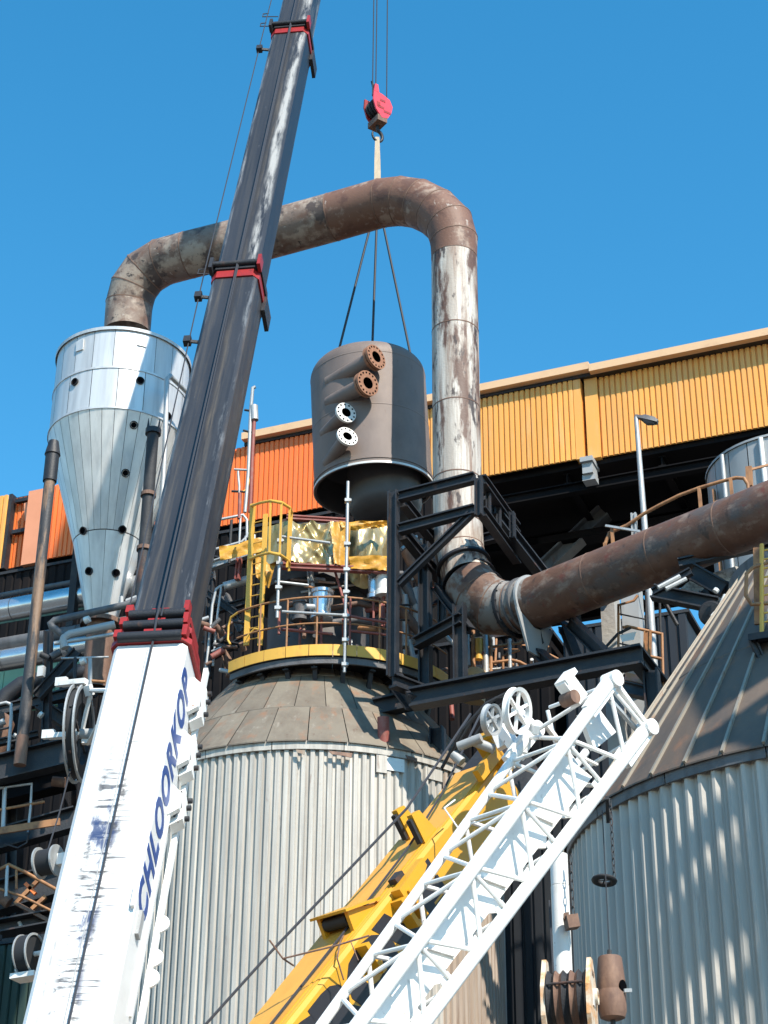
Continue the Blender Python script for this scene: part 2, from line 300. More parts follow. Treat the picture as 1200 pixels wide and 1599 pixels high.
# ------------------------------------------------------------------ the conveyor gallery, yellow and orange
W0 = P(920, 565, 50.0)
def PW(px, py, off=0.0):
    d = ray(px, py); o = W0 + GY * off; return CAM + d * ((o - CAM).dot(GY) / d.dot(GY))
def sW(px, py, off=0.0): return (PW(px, py, off) - W0).dot(GX)
zt, zb = PW(840, 581).z - 0.60, PW(820, 733).z          # eaves and foot of the sheeting
gal = thing('conveyor_gallery', 'long raised gallery clad in ribbed yellow and orange sheets against the sky', 'building', V((W0.x, W0.y, 0)))
DEEP = 9.5
def gb(name, s0, s1, o0, o1, z0, z1, m, parent=None, label=None):      # a block in the gallery's own directions
    b = MB(); c = V((W0.x, W0.y, 0)) + GX * ((s0 + s1) / 2) + GY * ((o0 + o1) / 2) + UP * ((z0 + z1) / 2)
    b.box(c, GX * ((s1 - s0) / 2), GY * ((o1 - o0) / 2), UP * ((z1 - z0) / 2)); return obj(name, b, m, parent or gal, label=label)
sA0, sA1 = sW(935, 640), sW(1200, 600) + 9.0
sB0, sB1 = sW(600, 690), sW(897, 640)
sC0 = sW(66, 830); sL = sW(-260, 800)
def gorg(s, z, off=0.0): return V((W0.x, W0.y, 0)) + GX * s + GY * off + UP * z
PIT = 0.178
clad_run(gal, gorg(sA0, zb, 0.16), GX, sA1 - sA0, zt - zb, PIT, 0.06, 5, m_yclad)
nB = int((sB1 - sB0) / (PIT * 5)); sB0 = sB1 - nB * PIT * 5
clad_run(gal, gorg(sB0, zb), GX, sB1 - sB0, zt - zb, PIT, 0.06, 5, m_yclad)
clad_run(gal, gorg(sC0, zb), GX, sB0 - sC0 - 0.03, zt - zb, PIT, 0.05, 5, m_oclad)
sP0, sP1 = sW(40, 850), sW(64, 850)
gb('pilaster', sP0, sP1, -0.14, 0.3, zb - 0.12, zt - 0.1, m_opil)
sF0, sF1 = sW(6, 850), sP0 - 0.02
clad_run(gal, gorg(sF0, zb, 0.35), GX, sF1 - sF0 + 0.3, zt - zb, PIT, 0.05, 2, m_oclad)
gb('bay_post', sF0 - 0.02, sF0 + 0.11, 0.02, 0.3, zb, zt + 0.05, m_black)
for zz in (zb + (zt - zb) * 0.50, zb + (zt - zb) * 0.93): gb('bay_rail', sF0 + 0.18, sF1 - 0.01, 0.12, 0.26, zz - 0.07, zz + 0.07, m_black)
obj('bay_brace', MB().beam(gorg(sF0 + 0.7, zt - 0.45, 0.05), gorg(sF1 - 0.05, zb + (zt - zb) * 0.52 + 0.2, 0.05), 0.10, 0.12), m_opil, gal)
nL = int((sF0 - sL) / (PIT * 5)); clad_run(gal, gorg(sF0 - 0.03 - nL * PIT * 5, zb), GX, nL * PIT * 5, zt - zb, PIT, 0.06, 5, m_yclad)
# corner trims at the joint, with the joint's recess
for px0, px1, off in ((897.5, 909, -0.02), (914, 934, 0.08)):
    gb('corner_trim', sW(px0, 640), sW(px1, 640), off - 0.03, 0.35, zb - 0.02, zt + 0.02, m_yclad)
# body behind the sheets, roof, flashing, soffit
gb('wall_core', sL, sB1 + 0.4, 0.40, DEEP, zb + 0.1, zt + 0.1, m_dark)
gb('wall_core', sB1 + 0.42, sA1, 0.42, DEEP, zb + 0.1, zt + 0.1, m_dark)
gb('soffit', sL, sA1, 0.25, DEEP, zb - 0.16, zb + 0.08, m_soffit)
for k, (s0, s1, dz) in enumerate(((sW(384, 690), sB1 + 0.62, 0.0), (sB1 + 0.625, sA1, -0.10))):
    gb('roof_flashing', s0, s1, -0.34, 1.2, zt + 0.12 + dz, zt + 0.38 + dz, m_fascia)
    gb('eave_channel', s0, s1, -0.10, 0.38, zt + 0.0, zt + 0.115 + min(dz, 0) * 0.5, m_black)
gb('roof_deck', sL, sA1, 1.21, DEEP + 0.3, zt + 0.12, zt + 0.3, m_dark)
rb = rib_sheet(1, 1.6, PIT, 0.05, int((sW(380, 690) - sL) / PIT))
o = obj('roof_sheet', rb, m_shed, gal, frame=None)
o.matrix_local = Matrix.Translation(gorg(sL, zt + 0.14, -0.32) - ORG[gal]) @ Matrix(((GX.x, 0, GY.x, 0), (GX.y, 0, GY.y, 0), (0, -1, 0, 0), (0, 0, 0, 1)))
for s in range(int(sL), int(sA1), 3):
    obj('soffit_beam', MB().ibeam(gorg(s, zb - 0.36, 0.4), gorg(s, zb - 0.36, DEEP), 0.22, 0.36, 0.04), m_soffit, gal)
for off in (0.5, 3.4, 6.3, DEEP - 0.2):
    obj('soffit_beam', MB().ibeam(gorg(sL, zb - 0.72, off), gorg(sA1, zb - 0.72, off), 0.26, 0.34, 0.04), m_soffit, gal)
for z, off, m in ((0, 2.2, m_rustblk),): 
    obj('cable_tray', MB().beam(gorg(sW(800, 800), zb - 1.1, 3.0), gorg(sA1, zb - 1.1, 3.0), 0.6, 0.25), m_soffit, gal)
# bracket block hanging at the joint, and the raking leg below it
bk = PW(921, 722, 0.1); bz = mpp(bk)
obj('support_bracket', MB().box(bk - UP * 0.35, GX * 0.16, GY * 0.3, UP * 0.18).box(bk - UP * 0.08, GX * 0.2, GY * 0.4, UP * 0.08).box(bk - UP * 0.62, GX * 0.2, GY * 0.2, UP * 0.10), m_grey, gal)
for (a, b, off) in (((945, 800), (848, 892), 3.0), ((1010, 745), (1110, 840), 5.0), ((760, 800), (690, 900), 5.0)):
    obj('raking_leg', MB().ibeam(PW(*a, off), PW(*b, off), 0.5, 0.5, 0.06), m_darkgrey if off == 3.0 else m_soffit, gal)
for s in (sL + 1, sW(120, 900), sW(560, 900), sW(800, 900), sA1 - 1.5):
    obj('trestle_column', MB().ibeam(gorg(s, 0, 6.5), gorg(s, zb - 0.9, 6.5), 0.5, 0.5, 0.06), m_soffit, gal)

# ------------------------------------------------------------------ works building with shade put into its near-black colour, and low sheds behind the tanks
def block_building(name, label, px0, px1, Yf, ztop, deep, m, pitch=0.3, depth=0.06, per=5, rd=m_dark, cat='building', ax=None):
    a = P(px0, 1100, Yf); a.z = 0; b = P(px1, 1100, Yf); L = (b.x - a.x) / GX.x
    t = thing(name, label, cat, a); L = clad_run(t, a, GX, L, ztop, pitch, depth, per, m)
    c = a + GX * (L / 2) + GY * (deep / 2 + 0.03) + UP * (ztop / 2 - 0.05)
    obj('wall', MB().box(c, GX * (L / 2 - 0.02), GY * (deep / 2), UP * (ztop / 2 - 0.05)), m, t)
    obj('roof', MB().box(a + GX * (L / 2) + GY * (deep / 2) + UP * (ztop + 0.06), GX * (L / 2 + 0.1), GY * (deep / 2 + 0.1), UP * 0.05), rd, t)
    return t, a, L
block_building('works_building', 'tall works building coloured black as shade behind the pipes and the tapered silver hopper', -420, 640, 62.0, P(400, 850, 55.5).z, 6, m_soffit, 0.34, 0.05, 6)
block_building('works_annex', 'sheeted annex coloured black as shade, filling the gap behind the pipe support frame', 648, 880, 50.5, P(760, 985, 49).z, 5, m_soffit, 0.34, 0.05, 6)
zsh = P(1000, 978, 48.5).z
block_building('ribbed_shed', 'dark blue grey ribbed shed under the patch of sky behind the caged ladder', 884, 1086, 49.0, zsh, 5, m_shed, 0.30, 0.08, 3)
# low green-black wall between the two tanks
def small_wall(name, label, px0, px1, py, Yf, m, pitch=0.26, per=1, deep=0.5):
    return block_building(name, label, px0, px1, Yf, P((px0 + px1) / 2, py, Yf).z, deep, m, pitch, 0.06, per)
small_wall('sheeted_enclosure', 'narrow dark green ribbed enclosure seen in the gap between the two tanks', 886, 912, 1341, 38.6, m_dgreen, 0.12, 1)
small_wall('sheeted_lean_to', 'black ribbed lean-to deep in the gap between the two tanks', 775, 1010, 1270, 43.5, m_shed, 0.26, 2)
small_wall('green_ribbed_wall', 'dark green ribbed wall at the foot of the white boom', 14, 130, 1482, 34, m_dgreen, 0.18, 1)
small_wall('brown_ribbed_wall', 'pale brown ribbed wall beside the dark green ribbed wall', -60, 14, 1466, 33.2, m_clad_rust, 0.16, 1)
ga = PH(-60, 1120, P(60, 1120, 47).z); 
gt = thing('green_clad_wall', 'flat pale green wall behind the black pipes and leaning rusty pole', 'wall', P(-80, 1120, 48))
p0, p1 = P(-80, 1130, 48.0), P(125, 1130, 46.4); hh = P(20, 1020, 47).z - p0.z; u = V((p1.x - p0.x, p1.y - p0.y, 0)); n_ = 5
for k in range(n_):
    a = p0 + u * (k / n_); b = p0 + u * ((k + 1) / n_) - u.normalized() * 0.02
    obj('wall_panel', MB().box((a + b) / 2 + UP * (hh / 2), (b - a) / 2, GY * 0.06, UP * (hh / 2)), m_green, gt)
for k in (0, 4): obj('frame_post', MB().beam(p0 + u * (k / 4.001) + GY * 0.3 + UP * 0, V((0, 0, 0)) + (p0 + u * (k / 4.001) + GY * 0.3) * 1.0 - UP * p0.z, 0.3, 0.3), m_black, gt)

# ------------------------------------------------------------------ the two clad tanks
def tank(name, label, c, R, zt, nrib, per, dep, mw, slope, rt, nseg, rows, mc, seams, rustrange=None, rimm=m_galv, phase=0.0, rib=(0.24, 0.38, 0.84, 0.98)):
    t = thing(name, label, 'storage tank', V((c.x, c.y, 0))); n = round(nrib / per); da = 2 * math.pi / n
    b = MB(); prof = []
    for k in range(per):
        a = da * k / per; q = da / per
        prof += [(a, R), (a + q * rib[0], R), (a + q * rib[1], R + dep), (a + q * rib[2], R + dep), (a + q * rib[3], R)]
    prof += [(da, R)]
    lo = [V((math.cos(a) * r, math.sin(a) * r, 0)) for a, r in prof] + [V((math.cos(a) * (R - 0.03), math.sin(a) * (R - 0.03), 0)) for a in (da, da / 2, 0)]
    b.prism(lo, [p + UP * (zt - 0.02) for p in lo]); me = b.mesh('wall_sheet'); finish(me, mw, False)
    for k in range(n):
        o = bpy.data.objects.new('wall_sheet', me); COL.objects.link(o); o.parent = t; ORG[o] = ORG[t]; o.matrix_local = Matrix.Rotation(da * k + phase, 4, 'Z')
        if rustrange:
            ang = (math.degrees(da * k + da / 2 + phase) + 180) % 360 - 180
            if rustrange[0] < ang < rustrange[1]: setmat(o, rustrange[2])
    obj('wall_lining', MB().lathe([(R - 0.05, 0), (R - 0.05, zt + 0.02), (0.01, zt + 0.02)], ORG[t], n=48), m_dark, t)
    # rim trim in pieces
    rb = MB().lathe([(R + dep + 0.015, zt - 0.17), (R + dep + 0.045, zt - 0.165), (R + dep + 0.05, zt + 0.02), (R - 0.1, zt + 0.12)], (0, 0, 0), n=6, a0=0.004, a1=2 * math.pi / 18)
    me = rb.mesh('rim_trim'); finish(me, rimm, 40)
    for k in range(18):
        o = bpy.data.objects.new('rim_trim', me); COL.objects.link(o); o.parent = t; ORG[o] = ORG[t]; o.matrix_local = Matrix.Rotation(2 * math.pi * k / 18, 4, 'Z')
    ds = 2 * math.pi / nseg; r0 = R + dep + 0.10; zz = lambda r: zt + 0.03 + (r0 - r) * slope
    cuts = [0.0] + list(rows) + [1.0]
    for j in range(len(cuts) - 1):
        ra = r0 + (rt - r0) * cuts[j]; rb_ = r0 + (rt - r0) * (cuts[j + 1] + (0.012 if j < len(cuts) - 2 else 0))
        up = 0.022 * j; e = 0.012 * ds
        b = MB().lathe([(ra, zz(ra) + up - 0.03), (ra, zz(ra) + up), (rb_, zz(rb_) + up), (rb_, zz(rb_) + up - 0.03)], (0, 0, 0), n=2, a0=e, a1=ds - e)
        me = b.mesh('roof_panel'); finish(me, mc, False)
        for k in range(nseg):
            o = bpy.data.objects.new('roof_panel', me); COL.objects.link(o); o.parent = t; ORG[o] = ORG[t]; o.matrix_local = Matrix.Rotation(ds * k + (ds * 0.5 if (j % 2 and not seams) else 0), 4, 'Z')
    if seams:
        e = V((1, 0, 0)); b = MB().beam(V((r0, 0, zz(r0) + 0.03)), V((rt, 0, zz(rt) + 0.03)), 0.05, 0.06)
        me = b.mesh('seam_strip'); finish(me, m_seam, False)
        for k in range(nseg):
            o = bpy.data.objects.new('seam_strip', me); COL.objects.link(o); o.parent = t; ORG[o] = ORG[t]; o.matrix_local = Matrix.Rotation(ds * k, 4, 'Z')
    obj('roof_lining', MB().lathe([(r0 - 0.05, zz(r0) - 0.06), (rt, zz(rt) - 0.06)], ORG[t], n=48), m_dark, t, smooth=True)
    zn = zz(rt); obj('neck_ring', MB().lathe([(rt + 0.06, zn - 0.1), (rt + 0.06, zn + 0.18), (0.01, zn + 0.2)], ORG[t], n=40), m_darkgrey, t, smooth=35)
    return t, zn
CL = P(490, 1269, 42.0); RL = 290 * mpp(CL); ZTL = CL.z
CRt = PZ(1356, 1320, 34.0); RR = 456 * mpp(CRt); ZTR = CRt.z
tl, znL = tank('clad_tank', 'pale ribbed tank with a tiled brown cone roof under the yellow platform', CL, RL, ZTL, 148, 4, 0.06, m_clad, 1.22, 1.9, 32, (0.36, 0.72), m_cone, False, (-49, -8, m_clad_rust), m_clad)
tr, znR = tank('clad_tank', 'grey ribbed tank with a brown cone roof of narrow seamed sheets beside the jib', CRt, RR, ZTR, 128, 4, 0.10, m_clad_grey, 1.48, 2.0, 48, (0.5,), m_cone2, True, None, m_darkgrey, phase=0.01, rib=(0.10, 0.42, 0.62, 0.94))
def on_tank(px, py, c, R):          # where the ray meets the tank's wall
    d = ray(px, py); o = CAM - c; A = d.x ** 2 + d.y ** 2; B = 2 * (o.x * d.x + o.y * d.y); Cc = o.x ** 2 + o.y ** 2 - R * R
    k = (-B - math.sqrt(max(0, B * B - 4 * A * Cc))) / (2 * A); return CAM + d * k
# patched flat sheets at the rim of the pale tank
for (a, b, c_, d_) in ((588, 1176, 604, 1208), (604, 1182, 631, 1207), (668, 1198, 690, 1222)):
    q0, q1 = on_tank(a, b, CL, RL + 0.07), on_tank(c_, d_, CL, RL + 0.07); n0 = V((q0.x - CL.x, q0.y - CL.y, 0)).normalized(); tng = UP.cross(n0)
    wd = (q1 - q0).dot(tng); 
    obj('patch_sheet', MB().box((q0 + q1) / 2 + n0 * 0.01, tng * (abs(wd) / 2), n0 * 0.012, UP * (abs(q1.z - q0.z) / 2)), m_clad if a != 604 else m_flwhite, tl)
# pipe stub poking out of the cone below the black base beam
LCP = [(RL + 0.1, 0), (RL + 0.1, ZTL), (1.9, ZTL + (RL - 1.74) * 1.22)]; 
# ------------------------------------------------------------------ silver cyclone hopper
CY = P(183, 692, 43.0); cyr = 105 * mpp(CY)
cA = PH(183, 570, P(183, 570, 43.0).z); zc_top, zc_j = P(183, 570, 43.0).z, CY.z
pl3 = P(170, 852, 43.0); r3 = 54 * mpp(pl3); plb = P(163, 968, 43.0); rb4 = 24 * mpp(plb)
CC = V((CY.x, CY.y, 0))
cyc = thing('cyclone_hopper', 'tapered silver hopper with black round ports under the end of the rusty duct', 'hopper', V((CC.x, CC.y, plb.z)))
zmid = zc_top - (zc_top - zc_j) * 0.50
def ring_panels(parent, name, prof, n, m, gap=0.012, phase=0.0, div=3):
    d = 2 * math.pi / n; o0 = ORG[parent]; zb0 = o0.z
    b = MB().lathe([(prof[0][0] - 0.03, prof[0][1] - zb0)] + [(r, z - zb0) for r, z in prof] + [(prof[-1][0] - 0.03, prof[-1][1] - zb0)], (0, 0, 0), n=div, a0=gap * d, a1=d * (1 - gap))
    me = b.mesh(name); finish(me, m, 30)
    for k in range(n):
        o = bpy.data.objects.new(name, me); COL.objects.link(o); o.parent = parent; ORG[o] = o0; o.matrix_local = Matrix.Rotation(d * k + phase, 4, 'Z')
ring_panels(cyc, 'jacket_panel', [(cyr, zmid + 0.01), (cyr, zc_top - 0.02)], 20, m_silver)
ring_panels(cyc, 'jacket_panel', [(cyr + 0.012, zc_j + 0.03), (cyr + 0.012, zmid - 0.01)], 16, m_silver, phase=0.1)
ring_panels(cyc, 'cone_panel', [(r3 + 0.012, pl3.z + 0.015), (cyr + 0.03, zc_j - 0.01)], 34, m_silver, 0.02, div=2)
ring_panels(cyc, 'cone_panel', [(rb4, plb.z), (r3, pl3.z - 0.01)], 12, m_silver, phase=0.06)
bd = MB()
for z, r in ((zmid, cyr + 0.02), (zc_j, cyr + 0.035)): bd.lathe([(r, z - 0.03), (r + 0.012, z - 0.03), (r + 0.012, z + 0.03), (r, z + 0.03)], CC, n=64)
obj('band_strap', bd, m_silver, cyc, smooth=35)
obj('jacket_core', MB().lathe([(0.01, plb.z + 0.02), (rb4 - 0.04, plb.z + 0.02), (r3 - 0.04, pl3.z), (cyr - 0.04, zc_j), (cyr - 0.04, zc_top - 0.05), (0.01, zc_top - 0.05)], CC, n=48), m_dark, cyc)
obj('lid', MB().lathe([(cyr + 0.05, zc_top - 0.07), (cyr + 0.06, zc_top + 0.02), (cyr * 0.9, zc_top + 0.12), (0.45, zc_top + 0.30), (0.01, zc_top + 0.30)], CC, n=56), m_silver, cyc, smooth=35)
def on_cone(px, py, c, prof):       # meets a lathed profile (r,z list) facing the camera
    d = ray(px, py); lo, hi = (c.y - 9) / d.y, (c.y + 2) / d.y; k = lo
    while k < hi:
        p = CAM + d * k; r = math.hypot(p.x - c.x, p.y - c.y)
        for (ra, za), (rb, zb_) in zip(prof, prof[1:]):
            if za <= p.z <= zb_ and r <= ra + (rb - ra) * (p.z - za) / max(1e-6, zb_ - za):
                sl = (rb - ra) / max(1e-6, zb_ - za); nn = V(((p.x - c.x) / r, (p.y - c.y) / r, -sl)).normalized(); return p, nn
        k += 0.01
    return CAM + d * hi, -FWD
pb, _n = on_cone(600, 1158, V((CL.x, CL.y, 0)), LCP); pb = pb - UP * 0.1
obj('drain_stub', MB().tube([pb, pb + UP * 0.62 + V((-0.02, -0.1, 0))], 0.13, 16), m_rred, tl, smooth=40)
for (a, b, ww, m) in ((531, 1179, 0.26, m_rustblk), (470, 1176, 0.1, m_cone), (640, 1186, 0.14, m_rustblk)):
    q, nn = on_cone(a, b, V((CL.x, CL.y, 0)), LCP); nn = V((nn.x, nn.y, 0)).normalized(); tg2 = UP.cross(nn)
    obj('torn_flashing', MB().prism([q + tg2 * -ww + nn * .06 + UP * .05, q + tg2 * ww + nn * .06 + UP * .03, q + tg2 * ww * .9 + nn * .1 - UP * .09, q + tg2 * ww * .2 + nn * .09 - UP * .05, q - tg2 * ww * .7 + nn * .08 - UP * .03], [q + tg2 * -ww + nn * .08 + UP * .05, q + tg2 * ww + nn * .08 + UP * .03, q + tg2 * ww * .9 + nn * .12 - UP * .09, q + tg2 * ww * .2 + nn * .11 - UP * .05, q - tg2 * ww * .7 + nn * .1 - UP * .03]), m, tl)
CYP = [(rb4, plb.z), (r3, pl3.z), (cyr + 0.02, zc_j), (cyr, zc_top)]
for (a, b) in ((118, 597), (219, 595), (209, 664), (196, 739), (191, 827), (131, 829), (140, 892), (181, 895), (262, 650)):
    p, nn = on_cone(a, b, CC, CYP); rr = 5.6 * mpp(p)
    pr = obj('inspection_port', MB().lathe([(rr + 0.015, -0.02), (rr + 0.015, 0.05), (rr, 0.05), (rr * 0.96, 0.01), (0.001, 0.01)], p, nn, n=20), m_rubber, cyc, smooth=35)
    obj('port_cap', MB().lathe([(rr * 0.8, 0.012), (rr * 0.8, 0.03), (0.001, 0.035)], p, nn, n=18), m_hole, pr, smooth=35)
for (a, b) in ((222, 533), (126, 540)):
    p, nn = on_cone(a, b, CC, CYP); tg_ = UP.cross(nn).normalized()
    obj('lifting_plate', MB().box(p + nn * 0.02, tg_ * 0.12, nn * 0.015, UP * 0.16), m_silver, cyc)
o = obj('discharge_pipe', MB().lathe([(rb4 - 0.03, plb.z - 1.9), (rb4 - 0.03, plb.z + 0.05)], CC, n=24).lathe([(rb4 + 0.14, plb.z - 0.18), (rb4 + 0.14, plb.z - 0.06), (rb4 - 0.05, plb.z - 0.05)], CC, n=24), m_rustblk, cyc, smooth=35)
obj('support_leg', MB().beam(CC + V((0.9, 0.8, plb.z - 3)), CC + V((0.9, 0.8, zc_j)), 0.2, 0.2).beam(CC + V((-0.9, 0.8, plb.z - 3)), CC + V((-0.9, 0.8, zc_j)), 0.2, 0.2), m_dark, cyc)
# thin white vent pipe bent over beside it, and the dark spiked vent pipe
q = [P(252, 800, 40.9), P(258, 700, 40.9), P(261, 592, 40.9), P(266, 587, 41.0), P(292, 612, 41.6), P(296, 620, 41.7)]
tag(obj('bent_vent_pipe', MB().tube(q, 0.065, 10), m_galv, smooth=40, org=q[0]), 'thin pale pipe bent over at the top beside the silver hopper', 'pipe')
t = thing('vent_pipe', 'short black vent pipe crowned with two spikes between silver hopper and black boom', 'pipe', P(222, 905, 40.5)); b0 = V(ORG[t]); b0.z = P(222, 905, 40.5).z; zt_ = P(231, 672, 40.5).z
obj('pipe_barrel', MB().tube([V((b0.x, b0.y, 12)), V((b0.x, b0.y, zt_))], 9.5 * mpp(b0), 18), m_dark, t, smooth=40)
obj('pipe_cap', MB().lathe([(0.0, zt_ + 0.03), (0.20, zt_ + 0.02), (0.20, zt_ - 0.12), (0.15, zt_ - 0.12)], V((b0.x, b0.y, 0)), n=18), m_black, t, smooth=40)
for dx in (-0.13, 0.13): obj('spike', MB().tube([V((b0.x + dx, b0.y, zt_)), V((b0.x + dx * 1.1, b0.y, zt_ + 0.35))], [0.05, 0.008], 8), m_black, t)
for zz, w_ in ((zt_ - 1.9, 0.17), (zt_ - 3.4, 0.17)): obj('clamp_band', MB().lathe([(w_, zz), (w_ + 0.02, zz), (w_ + 0.02, zz + 0.1), (w_, zz + 0.1)], V((b0.x, b0.y, 0)), n=18), m_rustblk, t)

# ------------------------------------------------------------------ the overhead duct
def duct(parent, pts, n, m_of, seam=None, base='duct_segment'):
    """pts = (position, radius); each stretch is its own mitred piece"""
    ps = [V(p) for p, r in pts]; rs = [r for p, r in pts]; loops = []
    t0 = (ps[1] - ps[0]).normalized(); u = t0.orthogonal().normalized()
    for i, p in enumerate(ps):
        if i == 0: t = t0; k = 1
        elif i == len(ps) - 1: t = (ps[-1] - ps[-2]).normalized(); k = 1
        else:
            a, b = (ps[i] - ps[i - 1]).normalized(), (ps[i + 1] - ps[i]).normalized(); t = (a + b).normalized(); k = 1 / max(0.7, t.dot(b))
        u = (u - t * u.dot(t)).normalized(); v = t.cross(u)
        bis = None
        if k != 1 and i not in (0, len(ps) - 1): bis = ((ps[i + 1] - ps[i]).normalized() - (ps[i] - ps[i - 1]).normalized()); bis = bis.normalized() if bis.length > 1e-5 else None
        lp = []
        for j in range(n):
            a = 2 * math.pi * j / n; e = (u * math.cos(a) + v * math.sin(a)) * rs[i]
            if bis is not None: e = e + bis * (e.dot(bis) * (k - 1))
            lp.append(p + e)
        loops.append(lp)
    for i in range(len(ps) - 1):
        b = MB(); L = (ps[i + 1] - ps[i]).length; nd = max(1, int(L / 1.2))
        b.loft([[loops[i][j].lerp(loops[i + 1][j], k / nd) for j in range(n)] for k in range(nd + 1)], caps=False)
        o = obj(base, b, m_of(i), parent, smooth=50)
        if seam and i:
            t = (ps[i + 1] - ps[i]).normalized(); c = ps[i]
            sb = MB(); l1 = [c + (q - c) * 1.012 - t * 0.014 for q in loops[i]]; l2 = [c + (q - c) * 1.012 + t * 0.014 for q in loops[i]]; sb.loft([l1, l2], caps=False)
            l0 = [c + (q - c) * 0.99 - t * 0.02 for q in loops[i]]; l3 = [c + (q - c) * 0.99 + t * 0.02 for q in loops[i]]; sb.loft([l0, l1], False); sb.loft([l2, l3], False)
            obj('weld_ring', sb, seam, o, smooth=40)
    return loops
du = thing('overhead_duct', 'flaking white and rust duct arching from silver hopper across to a tall vertical drop', 'duct', P(713, 800, 39.0))
Yp = 39.0; rp = 37.5 * mpp(P(713, 650, Yp)); pv = P(713, 650, Yp)
def PV(py):                         # a point on the plumb drop
    q = P(713, py, Yp); return V((pv.x, pv.y, q.z))
zr = P(600, 315, 40.0).z
def PZr(px, py): return PH(px, py, zr)
top = [(V((P(200, 505, 42.7).x, 42.7, P(200, 510, 42.7).z - 0.2)), 0.63), (P(202, 476, 42.65), 0.64), (P(209, 450, 42.5), 0.645), (P(226, 426, 42.35), 0.65), (P(254, 409, 42.1), 0.65), (P(295, 398, 41.7), 0.65), (P(400, 372, 41.3), 0.655), (P(520, 339, 40.5), 0.655),
       (P(596, 317, 39.95), 0.65), (P(626, 314, 39.7), 0.65), (P(654, 318, 39.5), 0.645), (P(681, 331, 39.25), 0.635), (P(702, 351, 39.05), 0.62), (PV(376), 0.605), (PV(404), rp), (PV(520), rp), (PV(640), rp), (PV(752), rp), (PV(822), rp),
       (P(718, 862, 38.95), 0.575), (P(731, 905, 38.7), 0.585)]
def m_of(i): return m_duct_mix if i < 7 else (m_duct_elbow if i < 14 else m_duct_pale)
duct(du, top, 36, m_of, m_rustblk)
def collar(parent, name, p, ax, r, w_, h, m, n=36):
    return obj(name, MB().lathe([(r, -w_ / 2), (r + h, -w_ / 2), (r + h, w_ / 2), (r, w_ / 2)], p, ax, n=n), m, parent, smooth=35)
# rusty lower duct: elbow, expansion joint, long run towards the right
rd_ = thing('rusty_duct', 'rust brown duct running from the elbow in the black frame up past the lamp post', 'duct', P(760, 945, 38.4))
low = [(P(733, 910, 38.68), 0.60), (P(748, 932, 38.5), 0.62), (P(772, 948, 38.35), 0.63), (P(800, 951, 38.15), 0.60), (P(838, 941, 37.8), 0.60)]
m_elb = mat('grey_and_rust_elbow', (0.20, 0.185, 0.17), 0.6, 0.0, [((0.32, 0.30, 0.28), (1.5, 1.5, 1.5), 0.5, 0.64, 0.7, 8), ((0.13, 0.065, 0.04), (0.9, 0.9, 0.9), 0.47, 0.52, 0.95, 10), ((0.08, 0.04, 0.028), (2.5, 2.5, 2.5), 0.55, 0.62, 0.8, 9)], 0.12, 18, rnd=False)
duct(rd_, low, 36, lambda i: m_elb, m_rustblk, 'elbow_segment')
e0 = P(838, 941, 37.8); e1 = P(1200, 799, 33.5); dd = (e1 - e0); run = [(e0 + dd * k, 0.60) for k in (0, 0.28, 0.56, 0.84, 1.12, 1.40, 1.68)]
duct(rd_, run, 40, lambda i: m_duct_rust, m_rustblk)
for (a, b, c, d2, r, ww, hh) in ((719, 868, 731, 905, 0.58, 0.07, 0.09), (727, 893, 740, 921, 0.60, 0.06, 0.07), (740, 918, 755, 938, 0.62, 0.06, 0.06)):
    A, B = P(a, b, 38.9), P(c, d2, 38.65); collar(rd_, 'flange', (A + B) / 2, B - A, r - 0.02, ww, hh, m_black)
ax = dd.normalized()
collar(rd_, 'flange', P(801, 952, 38.14), ax, 0.58, 0.08, 0.10, m_black); collar(rd_, 'flange', P(822, 946, 37.95), ax, 0.60, 0.06, 0.06, m_darkgrey)
collar(rd_, 'flange', P(812, 949, 38.05), ax, 0.58, 0.05, 0.05, m_darkgrey)
# pale saddle plate hanging under the first flange of the long run
sp = P(834, 943, 37.83); b = MB(); side = ax.cross(UP).normalized(); uu = side.cross(ax)
b.lathe([(0.605, -0.03), (0.67, -0.03), (0.67, 0.03), (0.605, 0.03)], sp, ax, n=40); collar_o = obj('flange', b, m_grey, rd_, smooth=35)
obj('saddle_plate', MB().prism([sp - uu * 0.3 + side * 0.66, sp - uu * 1.25 + side * 0.28, sp - uu * 1.30 - side * 0.2, sp - uu * 0.45 - side * 0.62, sp - uu * 0.66], [q + ax * 0.05 for q in (sp - uu * 0.3 + side * 0.66, sp - uu * 1.25 + side * 0.28, sp - uu * 1.30 - side * 0.2, sp - uu * 0.45 - side * 0.62, sp - uu * 0.66)]), m_grey, rd_)
for k in range(16):
    a = 2 * math.pi * k / 16; p = P(801, 952, 38.14) + (side * math.cos(a) + uu * math.sin(a)) * 0.645
    obj('flange_bolt', MB().tube([p - ax * 0.07, p + ax * 0.07], 0.018, 6), m_dark, rd_)

